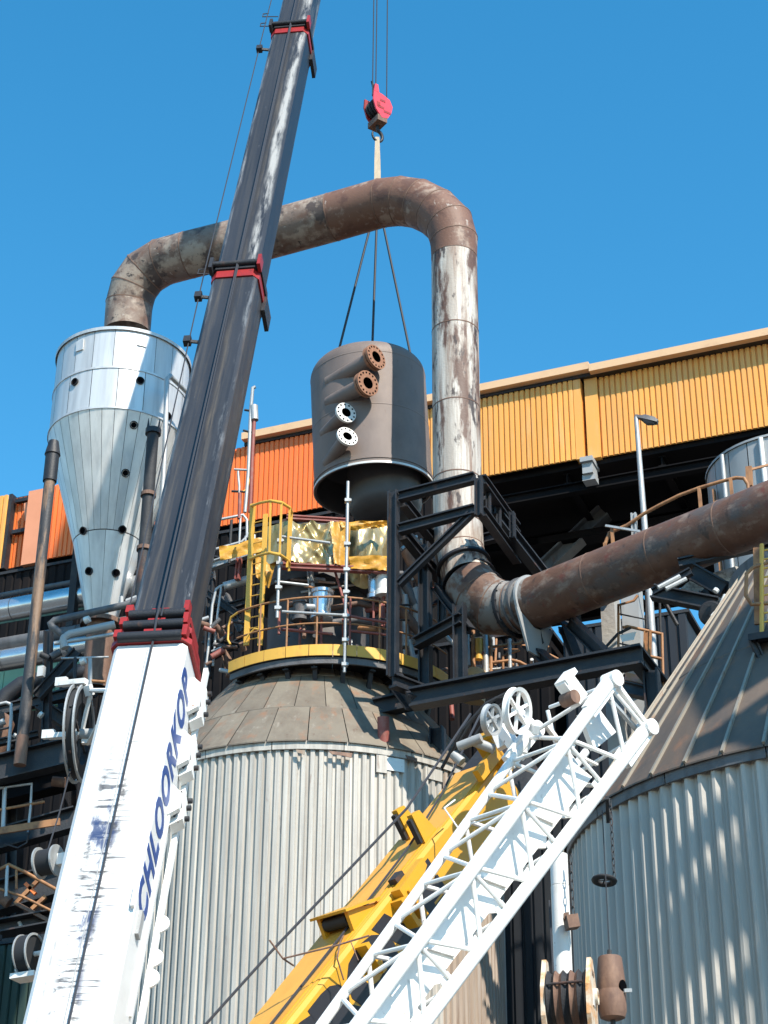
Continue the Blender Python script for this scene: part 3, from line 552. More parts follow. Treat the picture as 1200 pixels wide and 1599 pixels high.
# ------------------------------------------------------------------ suspended vessel, slings, hook block
VC = P(584, 766, 42.0); Rv = 91 * mpp(P(580, 680, 42.0))
TILT = Matrix.Rotation(rad(-3.2), 3, 'Y') @ Matrix.Rotation(rad(2.0), 3, 'X'); va = TILT @ UP
Hv = (P(580, 597, 42.0).z - VC.z); 
ves = thing('process_vessel', 'dull grey brown domed vessel with four flanged nozzles hanging from the crane slings', 'vessel', VC)
prof = [(Rv - 0.05, 0.0), (Rv, 0.0), (Rv, Hv)]
for k in range(1, 9):
    a = math.pi / 2 * k / 8; prof.append((Rv * (0.62 + 0.38 * math.cos(a)) if k < 8 else Rv * 0.62, Hv + Rv * 0.34 * math.sin(a)))
prof += [(Rv * 0.35, Hv + Rv * 0.41), (0.01, Hv + Rv * 0.43)]
obj('shell', MB().lathe(prof, VC, va, n=72), m_vessel, ves, smooth=40)
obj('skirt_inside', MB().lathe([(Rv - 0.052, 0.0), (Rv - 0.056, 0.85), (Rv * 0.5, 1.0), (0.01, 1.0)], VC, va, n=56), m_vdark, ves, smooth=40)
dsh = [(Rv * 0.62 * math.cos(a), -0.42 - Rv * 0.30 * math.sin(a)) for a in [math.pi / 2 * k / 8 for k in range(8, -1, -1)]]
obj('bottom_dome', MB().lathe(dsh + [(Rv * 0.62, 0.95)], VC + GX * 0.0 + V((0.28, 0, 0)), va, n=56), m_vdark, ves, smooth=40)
obj('rim_ring', MB().lathe([(Rv + 0.005, -0.01), (Rv + 0.03, -0.01), (Rv + 0.03, 0.045), (Rv + 0.005, 0.05)], VC, va, n=72), m_flwhite, ves, smooth=35)
obj('stiffener_band', MB().lathe([(Rv + 0.002, 0.14), (Rv + 0.02, 0.14), (Rv + 0.02, 0.24), (Rv + 0.002, 0.25)], VC, va, n=72), m_vessel, ves, smooth=35)
for hh_ in (Hv - 0.02, Hv * 0.52): obj('weld_seam', MB().lathe([(Rv + 0.001, hh_ - 0.02), (Rv + 0.006, hh_ - 0.01), (Rv + 0.006, hh_ + 0.01), (Rv + 0.001, hh_ + 0.02)], VC, va, n=72), m_vessel, ves, smooth=40)
mh = VC + va * (Hv + Rv * 0.37)
obj('manway_ring', MB().lathe([(0.52, 0), (0.52, 0.16), (0.46, 0.2), (0.01, 0.2)], mh, va, n=36), m_vdark, ves, smooth=35)
VP_ = lambda px, py: on_cone(px, py, VC, [(Rv, VC.z - 2), (Rv, VC.z + Hv + 2)])
for (rx_, ry_, fx, fy, r, mf, white) in ((531, 590, 588, 557, 0.21, m_flrust, False), (530, 623, 575, 598, 0.21, m_flrust, False), (518, 668, 541, 644, 0.17, m_flwhite, True), (522, 711, 543, 681, 0.17, m_flwhite, True)):
    p, nn = VP_(rx_, ry_); 
    L = 1.05 if not white else 0.75
    # stub runs level towards the flange seen at (fx, fy)
    q = P(fx, fy, p.y - (0.86 if not white else 0.7)); ax2 = (q - p).normalized(); p2 = p - ax2 * 0.35
    st = obj('nozzle', MB().tube([p2, q - ax2 * 0.05], r, 28, caps=False), m_vessel, ves, smooth=40)
    obj('nozzle_bore', MB().lathe([(r * 0.72, -0.4), (0.001, -0.4)], q, ax2, n=28).lathe([(r * 0.74, -0.42), (r * 0.74, 0.004)], q, ax2, n=28), m_hole, st, smooth=40)
    fr = r * 1.62
    obj('flange', MB().lathe([(r * 0.74, 0.003), (fr, 0.003), (fr, -0.07), (r, -0.07)], q, ax2, n=40), mf, st, smooth=35)
    if not white: obj('backing_flange', MB().lathe([(r, -0.10), (fr * 0.98, -0.10), (fr * 0.98, -0.17), (r, -0.17)], q, ax2, n=40), mf, st, smooth=35)
    u2 = ax2.orthogonal().normalized(); v2 = ax2.cross(u2); nb = 16 if not white else 12; hb = MB()
    for k in range(nb):
        a = 2 * math.pi * k / nb; c = q + (u2 * math.cos(a) + v2 * math.sin(a)) * (fr * 0.83); hb.tube([c - ax2 * 0.02, c + ax2 * 0.010], 0.026, 8)
    h = obj('bolt_hole', hb, m_hole, st); 
lug = []
for ex, ey, rr_, hh_ in ((-1, 0.0, 0.52, 0.385), (1, -0.2, 0.10, 0.45), (1, 0.15, 0.80, 0.31)):
    q = VC + TILT @ (V((ex, ey, 0)).normalized() * (Rv * rr_) + UP * (Hv + Rv * hh_)) + va * 0.16; lug.append(q)
    obj('lifting_lug', MB().box(q - va * 0.12, V((0.03, 0, 0)), V((0, 0.08, 0)), va * 0.17), m_vdark, ves)
p, nn = VP_(617, 621); tg_ = UP.cross(nn).normalized()
def text_obj(name, s, m, parent, origin, X, Y, size, ext=0.004, shear=0.0, offset=0.0, fit=None, align='LEFT', spacing=1.0):
    cu = bpy.data.curves.new(name, 'FONT'); cu.body = s; cu.size = size; cu.extrude = ext; cu.shear = shear; cu.offset = offset; cu.align_x = align; cu.space_character = spacing; cu.resolution_u = 3
    tmp = bpy.data.objects.new(name, cu); COL.objects.link(tmp); dg = bpy.context.evaluated_depsgraph_get(); dg.update()
    me = bpy.data.meshes.new_from_object(tmp.evaluated_get(dg)); bpy.data.objects.remove(tmp); me.name = name
    X, Y = V(X).normalized(), V(Y).normalized(); Z = X.cross(Y)
    if fit:
        xs = [v.co.x for v in me.vertices]; ys = [v.co.y for v in me.vertices]; kx = fit[0] / (max(xs) - min(xs)); ky = (fit[1] / (max(ys) - min(ys))) if fit[1] else 1; x0, y0 = min(xs), min(ys)
        for v in me.vertices: v.co.x = (v.co.x - x0) * kx; v.co.y = (v.co.y - y0) * ky
    me.materials.clear(); me.materials.append(m)
    o = bpy.data.objects.new(name, me); COL.objects.link(o); o.parent = parent; ORG[o] = ORG[parent]
    o.matrix_local = Matrix.Translation(V(origin) - ORG[parent]) @ Matrix(((X.x, Y.x, Z.x, 0), (X.y, Y.y, Z.y, 0), (X.z, Y.z, Z.z, 0), (0, 0, 0, 1))); return o
text_obj('painted_number', '1', m_flwhite, ves, p + nn * 0.01, tg_, UP, 0.17)

apex = P(590, 309, 42.0)
hk = P(590, 172, 42.0); 
hb_ = thing('hook_block', 'bright red crane hook block hanging on wire ropes in the open sky', 'hook block', hk)
rr = 22 * mpp(hk); hn = (V((0.55, -0.83, 0))).normalized(); hr = UP.cross(hn).normalized()
def plate(c, pts, t, m, nm, parent, n_=hn, r_=hr):
    a = [c + r_ * x + UP * y + n_ * t / 2 for x, y in pts]; bb = [q - n_ * t for q in a]; return obj(nm, MB().prism(a, bb), m, parent)
octo = [(-0.30, 0.42), (-0.02, 0.40), (0.24, 0.30), (0.34, 0.08), (0.30, -0.16), (0.18, -0.40), (-0.02, -0.46), (-0.22, -0.22), (-0.32, 0.10)]
plate(hk + hn * 0.24, octo, 0.05, m_hook, 'cheek_plate', hb_); plate(hk - hn * 0.24, [(-x if 0 else x, y) for x, y in octo], 0.05, m_red, 'cheek_plate', hb_)
plate(hk + hn * 0.24 + UP * 0.52 - hr * 0.2, [(-0.1, -0.12), (0.08, -0.14), (0.04, 0.16), (-0.06, 0.16)], 0.05, m_hook, 'rope_anchor', hb_)
for k in (-0.12, 0.0, 0.12): obj('sheave', MB().lathe([(0.05, -0.04), (0.30, -0.045), (0.25, 0.0), (0.30, 0.045), (0.05, 0.04)], hk + hn * k + UP * 0.05, hn, n=24), m_dark, hb_, smooth=35)
for (x, y, a, bq) in ((0.0, 0.16, 0.09, 0.05), (-0.06, -0.10, 0.11, 0.05), (0.16, -0.2, 0.12, 0.05), (-0.14, -0.02, 0.06, 0.1)): obj('cheek_slot', MB().box(hk + hn * 0.268 + hr * x + UP * y, hr * a, hn * 0.006, UP * bq * 0.8), m_red, hb_)
obj('crosshead', MB().box(hk - UP * 0.48, hr * 0.16, hn * 0.26, UP * 0.10), m_rustblk, hb_)
hp = []
for k in range(15):
    a = rad(75 - k * 20); hp.append(hk - UP * 0.95 + hr * (0.17 * math.cos(a)) + UP * (0.19 * math.sin(a)))
obj('hook', MB().tube([hk - UP * 0.5, hk - UP * 0.72] + hp, [0.05, 0.05] + [0.055 - 0.002 * k for k in range(15)], 10), m_black, hb_, smooth=50)
a_, b_ = hk - UP * 1.02, apex
t = tag(obj('webbing_sling', MB().loft([[a_ + V((sx * 0.06, 0.05 * sy, 0)) for sx, sy in ((-1, -1), (1, -1), (1, 1), (-1, 1))], [lerp(a_, b_, 0.4) + V((sx * 0.085, 0.04 * sy, 0)) for sx, sy in ((-1, -1), (1, -1), (1, 1), (-1, 1))], [b_ + V((sx * 0.10, 0.04 * sy, 0)) for sx, sy in ((-1, -1), (1, -1), (1, 1), (-1, 1))]]), m_strap, org=a_), 'beige webbing sling between the red hook block and the top of the arching duct', 'sling')
for q, lb in zip(lug, ('dark sling leg slanting to the vessel shoulder nearest the silver hopper', 'dark sling leg dropping plumb to the middle of the vessel top', 'dark sling leg slanting to the vessel shoulder beside the vertical duct')):
    tag(obj('sling_leg', MB().tube([apex, lerp(apex, q, 0.5), q], 0.033, 8), m_rope, org=apex, smooth=50), lb, 'sling', 'sling legs carrying the vessel')
obj('master_link', MB().tube([apex + V((0.09 * math.cos(a), 0, 0.14 * math.sin(a) + 0.02)) for a in [2 * math.pi * k / 12 for k in range(13)]], 0.022, 8), m_black, t)

# ------------------------------------------------------------------ black pipe support frame
fr = thing('pipe_support_frame', 'black steel frame of beams and posts holding the vertical duct above its elbow', 'steel frame', P(640, 1095, 37.4))
def ib(name, parent, p, q, w_, h_, m=m_black, t=0.035, up=UP): return obj(name, MB().ibeam(p, q, w_, h_, t, up), m, parent)
Yf = 37.2; k1 = mpp(P(615, 900, Yf))
f0t, f0b = P(615, 768, Yf), P(615, 1056, Yf); f0b = V((f0t.x, f0t.y, f0b.z))
ib('post', fr, f0b, f0t, 0.22, 0.22)
def along(px, py, base):          # ray meets the vertical plane through base along GX
    d = ray(px, py); return CAM + d * ((base - CAM).dot(GY) / d.dot(GY))
tl_, tr_ = along(624, 776, f0t), along(742, 746, f0t)
ib('beam', fr, tl_, tr_, 0.2, 0.24); ml, mr_ = along(624, 827, f0t), along(742, 796, f0t); ib('beam', fr, ml, mr_, 0.2, 0.24)
ib('post', fr, along(740, 806, f0t) + GX * 0.12, along(740, 748, f0t) + GX * 0.12, 0.16, 0.16)
back = GY * 2.6
for k in (0.22, 0.5, 0.78): ib('cleat', fr, mr_ + GX * 0.12 + back * k + UP * 0.08, tr_ + GX * 0.12 + back * k - UP * 0.08, 0.1, 0.1)
ib('beam', fr, tr_ + GX * 0.12 + GY * 0.12, tr_ + GX * 0.12 + back, 0.2, 0.24); ib('beam', fr, mr_ + GX * 0.12 + GY * 0.12, mr_ + GX * 0.12 + back, 0.2, 0.24)
ib('beam', fr, tl_ + GY * 0.25, tl_ + back, 0.2, 0.24); ib('beam', fr, ml + GY * 0.25, ml + back, 0.2, 0.24)
ib('beam', fr, tl_ + back + GY * .15, tr_ + back + GY * .15, 0.2, 0.24)
ib('brace', fr, along(622, 912, f0t) + GY * 0.02, along(735, 802, f0t) + GY * 0.02, 0.16, 0.16)
# raking brace down to the right and its cleats
rb0, rb1 = P(755, 778, 37.6), P(856, 908, 38.9)
ib('brace', fr, rb0, rb1, 0.26, 0.26)
for k in (0.08, 0.36): 
    q = lerp(rb0, rb1, k); ib('cleat', fr, q - UP * 0.28 + GX * 0.14, q + UP * 0.38 + GX * 0.14, 0.16, 0.12)
# inner posts, struts, base
i1t, i1b = P(664, 850, 38.9), P(664, 1078, 38.9); ib('post', fr, V((i1t.x, i1t.y, i1b.z)), i1t, 0.26, 0.26)
i2t, i2b = P(718, 945, 37.9), P(718, 1078, 37.9); ib('post', fr, V((i2t.x, i2t.y, i2b.z)), i2t, 0.26, 0.26)
ib('beam', fr, P(650, 1005, 38.7), P(722, 966, 37.8), 0.24, 0.26)
ib('brace', fr, P(680, 915, 38.9), P(735, 985, 37.9), 0.18, 0.18)
ib('beam', fr, P(690, 880, 38.9), P(690, 985, 38.9), 0.15, 0.15)
bL, bR = P(643, 1092, 37.3), P(1004, 1024, 35.3)
ib('base_beam', fr, bL, bR, 0.34, 0.44, t=0.05)
ib('base_beam', fr, P(585, 1106, 39.0), P(770, 1066, 38.4), 0.30, 0.40, t=0.05)
ib('base_beam', fr, P(618, 1062, 38.6), P(645, 1098, 37.3), 0.26, 0.34, t=0.05)
ib('base_beam', fr, f0b - UP * 0.1, P(690, 1092, 38.4), 0.22, 0.3, t=0.04)
ib('base_beam', fr, bR + V((-0.1, 0.1, 0)), bR + V((1.2, 3.0, 0)), 0.3, 0.4, t=0.05)
for (a, b, Y) in ((840, 942, 38.0), (872, 978, 37.5)):
    pass
obj('saddle_block', MB().prism([P(806, 968, 38.2), P(838, 960, 37.9), P(850, 1004, 37.9), P(826, 1018, 38.1)], [P(806, 968, 38.9), P(838, 960, 38.6), P(850, 1004, 38.6), P(826, 1018, 38.8)]), m_black, fr)
ib('brace', fr, P(826, 1006, 38.2), P(872, 1046, 37.4), 0.3, 0.2); ib('brace', fr, P(880, 975, 38.2), P(908, 1046, 37.2), 0.2, 0.2, m_dark)
ib('brace', fr, P(890, 970, 37.6), P(958, 1036, 36.4), 0.26, 0.26)
ib('column', fr, V((bL.x + 0.6, bL.y + 1.6, 14)), V((bL.x + 0.6, bL.y + 1.6, bL.z)), 0.3, 0.3); ib('column', fr, V((bR.x + 0.2, bR.y + 0.3, 0)), V((bR.x + 0.2, bR.y + 0.3, bR.z - 0.2)), 0.3, 0.3)
# ------------------------------------------------------------------ the big telescopic crane boom
BA, BB = PZ(134, 1590, 21.2), PZ(473, 10, 42.4)
bd_ = (BB - BA).normalized(); br_ = bd_.cross(UP).normalized(); bn_ = br_.cross(bd_)      # along, right, towards the back of the crane (faces us)
def proj(p):
    c = CR.transposed() @ (V(p) - CAM); return IMG_W / 2 + F_PX * c.x / -c.z, IMG_H / 2 - F_PX * c.y / -c.z
def axis_t(py):
    lo, hi = -40.0, 60.0
    for _ in range(50):
        m = (lo + hi) / 2
        if proj(BA + bd_ * m)[1] > py: lo = m
        else: hi = m
    return lo
t_tip = (42.0 - BA.y) / bd_.y; t_bot = (2.6 - BA.z) / bd_.z
BOOMF = Matrix(((br_.x, bn_.x, bd_.x, BA.x), (br_.y, bn_.y, bd_.y, BA.y), (br_.z, bn_.z, bd_.z, BA.z), (0, 0, 0, 1)))
BOOM0 = BOOMF.copy()
crane = thing('telescopic_crane', 'huge white telescopic crane boom with sooty black upper sections and red collars', 'crane', BA + bd_ * t_bot)
def bp(t, x, y): return BA + bd_ * t + br_ * x + bn_ * y
def bsec(w_, h_, ch=0.06):
    a, b = w_ / 2, h_ / 2
    pts = [(-a + ch, b), (a - ch, b), (a, b - ch), (a, -b * 0.15)]
    for k in range(1, 8):
        th = math.pi * k / 8; pts.append((a * math.cos(th), -b * 0.15 - (b * 0.85) * math.sin(th)))
    return pts + [(-a, -b * 0.15), (-a, b - ch)]
# coats with wear that follows the boom's own axes (x across, y towards us, z along)
def boom_coat(name, base, rough, wears, extra=(), zfade=None):
    """wears = (colour, x centre, half width, softness, (nsx,nsy,nsz), lo, hi, amount): bands of scuffing along the boom"""
    m = mat(name, base, rough, 0.0, extra, rnd=False, bump=0.05, bscale=14); n = m.node_tree.nodes; L = m.node_tree.links; b = n['Principled BSDF']
    tc = next(x for x in n if x.type == 'TEX_COORD'); sx = n.new('ShaderNodeSeparateXYZ'); L.new(tc.outputs['Object'], sx.inputs[0])
    cur = b.inputs['Base Color'].links[0].from_socket
    wob = n.new('ShaderNodeTexNoise'); wob.inputs['Scale'].default_value = 1.3; wob.inputs['Detail'].default_value = 6; L.new(tc.outputs['Object'], wob.inputs['Vector'])
    for i, (col, xc, hw, soft, sc, lo, hi, amt, ax_) in enumerate(wears):
        s1 = n.new('ShaderNodeMath'); s1.operation = 'SUBTRACT'; L.new(sx.outputs[ax_], s1.inputs[0]); s1.inputs[1].default_value = xc
        wv = n.new('ShaderNodeMath'); wv.operation = 'MULTIPLY_ADD'; L.new(wob.outputs['Fac'], wv.inputs[0]); wv.inputs[1].default_value = 0.12; wv.inputs[2].default_value = -0.06
        s1b = n.new('ShaderNodeMath'); L.new(s1.outputs[0], s1b.inputs[0]); L.new(wv.outputs[0], s1b.inputs[1])
        ab = n.new('ShaderNodeMath'); ab.operation = 'ABSOLUTE'; L.new(s1b.outputs[0], ab.inputs[0])
        mr = n.new('ShaderNodeMapRange'); mr.inputs['From Min'].default_value = hw; mr.inputs['From Max'].default_value = hw + soft; mr.inputs['To Min'].default_value = amt; mr.inputs['To Max'].default_value = 0; L.new(ab.outputs[0], mr.inputs['Value'])
        mp = n.new('ShaderNodeMapping'); mp.inputs['Scale'].default_value = sc; mp.inputs['Location'].default_value = (i * 5.3, 2.2 * i, i); L.new(tc.outputs['Object'], mp.inputs['Vector'])
        nz = n.new('ShaderNodeTexNoise'); nz.inputs['Scale'].default_value = 1; nz.inputs['Detail'].default_value = 8; nz.inputs['Roughness'].default_value = 0.65; L.new(mp.outputs[0], nz.inputs['Vector'])
        m2 = n.new('ShaderNodeMapRange'); m2.inputs['From Min'].default_value = lo; m2.inputs['From Max'].default_value = hi; L.new(nz.outputs['Fac'], m2.inputs['Value'])
        mu = n.new('ShaderNodeMath'); mu.operation = 'MULTIPLY'; L.new(mr.outputs[0], mu.inputs[0]); L.new(m2.outputs[0], mu.inputs[1])
        if zfade:
            zr = n.new('ShaderNodeMapRange'); zr.inputs['From Min'].default_value = zfade[0]; zr.inputs['From Max'].default_value = zfade[1]; zr.inputs['To Min'].default_value = 1; zr.inputs['To Max'].default_value = 0.12; L.new(sx.outputs[2], zr.inputs['Value'])
            m3 = n.new('ShaderNodeMath'); m3.operation = 'MULTIPLY'; L.new(mu.outputs[0], m3.inputs[0]); L.new(zr.outputs[0], m3.inputs[1]); mu = m3
        mx = n.new('ShaderNodeMix'); mx.data_type = 'RGBA'; L.new(mu.outputs[0], mx.inputs['Factor']); L.new(cur, mx.inputs['A']); mx.inputs['B'].default_value = (*col, 1); cur = mx.outputs['Result']
    L.new(cur, b.inputs['Base Color']); return m
PALE, TAN = (0.20, 0.21, 0.22), (0.10, 0.082, 0.062)
m_boomA = boom_coat('scuffed_black_boom_paint', (0.011, 0.014, 0.021), 0.5, [
    (TAN, 0.14, 0.02, 0.06, (14, 14, 0.5), 0.42, 0.6, 0.75, 0), (PALE, -0.36, 0.015, 0.04, (10, 10, 0.8), 0.42, 0.62, 0.8, 0), (TAN, -0.22, 0.03, 0.08, (14, 14, 0.4), 0.48, 0.62, 0.55, 0),
    ((0.04, 0.04, 0.043), 0.0, 0.30, 0.05, (12, 12, 0.25), 0.44, 0.72, 0.55, 0), (PALE, 0.34, 0.02, 0.05, (9, 9, 1.2), 0.50, 0.62, 0.55, 0), ((0.06, 0.045, 0.035), 0.42, 0.03, 0.04, (2, 6, 0.4), 0.42, 0.6, 0.8, 0)],
    [((0.03, 0.032, 0.04), (3, 3, 0.3), 0.45, 0.75, 0.7), ((0.30, 0.30, 0.30), (18, 18, 3), 0.69, 0.76, 0.6)])
m_boomB = boom_coat('scraped_black_boom_paint', (0.011, 0.014, 0.021), 0.5, [
    ((0.40, 0.39, 0.37), 0.24, 0.05, 0.06, (7, 7, 0.9), 0.40, 0.56, 0.92, 0), ((0.30, 0.30, 0.31), -0.35, 0.02, 0.04, (8, 8, 0.7), 0.42, 0.58, 0.8, 0), ((0.042, 0.04, 0.04), -0.05, 0.24, 0.04, (14, 14, 0.25), 0.42, 0.7, 0.8, 0), (TAN, 0.10, 0.015, 0.05, (14, 14, 0.5), 0.48, 0.62, 0.6, 0)],
    [((0.03, 0.032, 0.04), (3, 3, 0.3), 0.45, 0.75, 0.7), ((0.30, 0.30, 0.30), (18, 18, 3), 0.69, 0.76, 0.6)])
GRE = (0.06, 0.06, 0.065)
m_boomW = boom_coat('greasy_white_boom_paint', (0.70, 0.69, 0.67), 0.42, [
    (GRE, -0.06, 0.12, 0.10, (2.2, 3.0, 15), 0.52, 0.60, 0.9, 0), (GRE, -0.20, 0.015, 0.05, (5, 5, 7), 0.52, 0.62, 0.85, 0), ((0.02, 0.045, 0.13), -0.08, 0.13, 0.08, (2.5, 3, 0.9), 0.56, 0.62, 0.9, 0), (GRE, 0.16, 0.10, 0.08, (0.9, 3.0, 30), 0.575, 0.64, 0.85, 0), ((0.30, 0.29, 0.28), -0.33, 0.008, 0.02, (4, 4, 3), 0.48, 0.6, 0.8, 0), (GRE, 0.06, 0.04, 0.05, (6, 6, 5), 0.56, 0.64, 0.8, 0)],
    [((0.56, 0.545, 0.52), (2, 2, 2), 0.5, 0.8, 0.6), ((0.3, 0.29, 0.28), (14, 14, 14), 0.70, 0.76, 0.8)], zfade=(axis_t(1290), axis_t(1170)))
BO = BA + bd_ * t_bot
def boom_part(name, mb, m, parent=None, smooth=40):
    return obj(name, mb, m, parent or crane, smooth=smooth, frame=BOOMF)
tA, tB, tC = axis_t(1058), axis_t(462), axis_t(78)
secs = [('base_section', t_bot, tA, 1.0, 1.2, m_boomW), ('middle_section', tA - 0.6, tB, 0.79, 1.02, m_boomA), ('upper_section', tB - 0.6, tC, 0.755, 0.98, m_boomB), ('top_section', tC - 0.6, t_tip + 0.6, 0.68, 0.92, m_boomB)]
for nm, a, b, w_, h_, m in secs:
    pts = bsec(w_, h_); nd = 6
    boom_part(nm, MB().loft([[bp(a + (b - a) * k / nd, x, y) for x, y in pts] for k in range(nd + 1)]), m)
def ring(t, th, w_, h_, grow, m, name='collar', parent=None):
    i1 = bsec(w_ - 0.02, h_ - 0.02); o1 = bsec(w_ + 2 * grow, h_ + 2 * grow, 0.1); n = len(i1); b = MB()
    L = [[bp(t, x, y) for x, y in i1], [bp(t, x, y) for x, y in o1], [bp(t + th, x, y) for x, y in o1], [bp(t + th, x, y) for x, y in i1]]
    b.loft(L + [L[0]], caps=False); return boom_part(name, b, m, parent)
def front_bar(t, y, w_, r, m, parent=None, name='roller_bar'):
    return boom_part(name, MB().tube([bp(t, -w_ / 2, y), bp(t, w_ / 2, y)], r, 10), m, parent)
# three collars stacked on the white base section
for k, (dt, gr) in enumerate(((0.02, 0.07), (0.30, 0.04), (0.58, 0.0))):
    c = ring(tA + dt, 0.10, 1.0 - 0.06 * k, 1.2 - 0.06 * k, gr * 0.7, m_red)
    front_bar(tA + dt + 0.06, 0.6 - 0.03 * k + gr * 0.7 + 0.03, 0.86 - 0.04 * k, 0.075, m_black, c)
    boom_part('bracket', MB().box(bp(tA + dt + 0.16, -0.46 + 0.03 * k, 0.62 - 0.03 * k), br_ * 0.05, bn_ * 0.06, bd_ * 0.07), m_red, c)
    boom_part('bracket', MB().box(bp(tA + dt + 0.16, 0.46 - 0.03 * k, 0.62 - 0.03 * k), br_ * 0.035, bn_ * 0.07, bd_ * 0.10), m_red, c)
    boom_part('bracket', MB().box(bp(tA + dt + 0.17, 0.02, 0.60 - 0.03 * k + gr), br_ * 0.12, bn_ * 0.02, bd_ * 0.03), m_red, c)
for t_, w_, h_ in ((tB, 0.79, 1.02), (tC, 0.755, 0.98)):
    c = ring(t_ + 0.0, 0.16, w_, h_, 0.055, m_black); ring(t_ - 0.22, 0.20, w_, h_, 0.028, m_red, 'painted_band', c)
    front_bar(t_ + 0.12, h_ / 2 + 0.08, w_ + 0.02, 0.055, m_black, c)
    for sx in (-1, 1): boom_part('bracket', MB().box(bp(t_ + 0.10, sx * (w_ / 2 + 0.03), h_ / 2 + 0.06), br_ * 0.03, bn_ * 0.09, bd_ * 0.16), m_red if sx > 0 else m_black, c)
    boom_part('wear_pad', MB().box(bp(t_ - 0.25, w_ / 2 + 0.04, -0.25), br_ * 0.035, bn_ * 0.22, bd_ * 0.22), m_black, c)
# hoist rope lying over the boom, thin weld line beside it on the base
boom_part('hoist_rope', MB().tube([bp(t_bot, 0.06, 0.645), bp(tA, 0.05, 0.66), bp(tA + 0.4, 0.05, 0.72), bp(tB, 0.03, 0.60), bp(tC, 0.02, 0.58), bp(t_tip + 0.3, 0.0, 0.5)], 0.016, 6), m_rope)
boom_part('hoist_rope', MB().tube([bp(tA + 0.5, 0.085, 0.66), bp(tB, 0.05, 0.585), bp(tC, 0.04, 0.57)], 0.012, 6), m_rope)
boom_part('weld_line', MB().box(bp((t_bot + tA) / 2, -0.02, 0.601), br_ * 0.006, bn_ * 0.006, bd_ * ((tA - t_bot) / 2 - 0.1)), m_grey)
# measuring wire on stand-offs along the left edge
for t_ in (axis_t(100), axis_t(490), axis_t(560)):
    boom_part('wire_guide', MB().beam(bp(t_, -0.36, 0.35), bp(t_, -0.62, 0.40), 0.04, 0.05).box(bp(t_, -0.60, 0.40), br_ * 0.06, bn_ * 0.06, bd_ * 0.08), m_black)
for t_ in (axis_t(47), axis_t(62), axis_t(452)):
    boom_part('wire_guide', MB().tube([bp(t_, -0.38, 0.35), bp(t_, -0.72, 0.38), bp(t_ + 0.14, -0.72, 0.38), bp(t_ + 0.14, -0.60, 0.38)], 0.012, 6), m_rope)
boom_part('measuring_wire', MB().tube([bp(tA + 1, -0.47, 0.45), bp(tB, -0.60, 0.40), bp(tC, -0.62, 0.38), bp(t_tip, -0.55, 0.35)], 0.012, 6), m_rope)
# boom head with rope sheaves, above the picture
boom_part('boom_head', MB().box(bp(t_tip + 0.9, 0, -0.25), br_ * 0.4, bn_ * 0.9, bd_ * 0.5), m_black)
for x in (-0.2, 0.2):
    boom_part('head_sheave', MB().lathe([(0.05, -0.05), (0.42, -0.05), (0.36, 0), (0.42, 0.05), (0.05, 0.05)], bp(t_tip + 0.9, x, -0.9), br_, n=24), m_dark)
for sx, sy in ((578, 0), (583, 0), (604, 0)):
    q = P(sx + (4 if sx < 590 else 0), 150 if sx < 590 else 168, 42.0 + 0.12 * (1 if sx > 590 else -1)); boom_part('fall_rope', MB().tube([q, V((q.x + (0.02 if sx < 590 else 0.0), q.y, bp(t_tip + 0.9, 0, -0.9).z))], 0.017, 6), m_rope)
q = P(583, 133, 42.0); boom_part('rope_clamp', MB().tube([q + UP * 0.12 - hr * 0.05, q - UP * 0.3 + hr * 0.12], [0.03, 0.08], 8), m_black)
# name along the flank
tx0, tx1 = axis_t(1458), axis_t(1085)
text_obj('lettering', 'CHLOORKOP', m_blue, crane, bp(tx0, 0.503, 0.08), bd_, bn_, 0.5, 0.003, 0.16, 0.02, fit=(tx1 - tx0, 0.47), spacing=1.14)
# pinning brackets, ears and plates on the flank of the base section
def flank_plate(py0, py1, x0, x1, y0, y1, m=m_white, name='lock_plate'):
    a, b = axis_t(py0), axis_t(py1)
    return boom_part(name, MB().prism([bp(a, x0, y1), bp(a + 0.1, x1, y1), bp(b - 0.15, x1, y1), bp(b, x0, y1)], [bp(a, x0, y0), bp(a + 0.1, x1, y0), bp(b - 0.15, x1, y0), bp(b, x0, y0)]), m)
for (a, b) in ((1122, 1058), (1206, 1140), (1282, 1226)):
    flank_plate(a, b, 0.505, 0.66, -0.28, -0.10); flank_plate(a - 4, b + 6, 0.505, 0.64, -0.02, 0.05)
    for k in (0.3, 0.6, 0.8):
        tt = axis_t(a) * (1 - k) + axis_t(b) * k; boom_part('pin', MB().lathe([(0.035, -0.03), (0.035, 0.05), (0.001, 0.05)], bp(tt, 0.665, -0.2), br_, n=12), m_dark)
    boom_part('hydraulic_hose', MB().tube([bp(axis_t(a) + 0.1, 0.56, -0.05), bp(axis_t(a) + 0.25, 0.62, -0.06), bp(axis_t(a) + 0.5, 0.60, -0.06), bp(axis_t(b) - 0.2, 0.56, -0.07)], 0.02, 6), m_rubber)
boom_part('flank_rail', MB().box(bp((axis_t(1590) + axis_t(1020)) / 2, 0.53, -0.36), br_ * 0.03, bn_ * 0.05, bd_ * ((axis_t(1020) - axis_t(1590)) / 2)), m_white)
boom_part('flank_rail', MB().box(bp((axis_t(1590) + axis_t(1255)) / 2, 0.515, 0.0), br_ * 0.015, bn_ * 0.02, bd_ * ((axis_t(1255) - axis_t(1590)) / 2)), m_white)
for (a, b) in ((1468, 1445), (1500, 1470), (1415, 1385)):
    boom_part('guide_ear', MB().lathe([(0.13, -0.015), (0.13, 0.015), (0.001, 0.015), (0.001, -0.015), (0.13, -0.015)], bp(axis_t(a), 0.53, -0.36), bn_, n=20, a0=-math.pi / 2, a1=math.pi / 2, ref=br_), m_white)
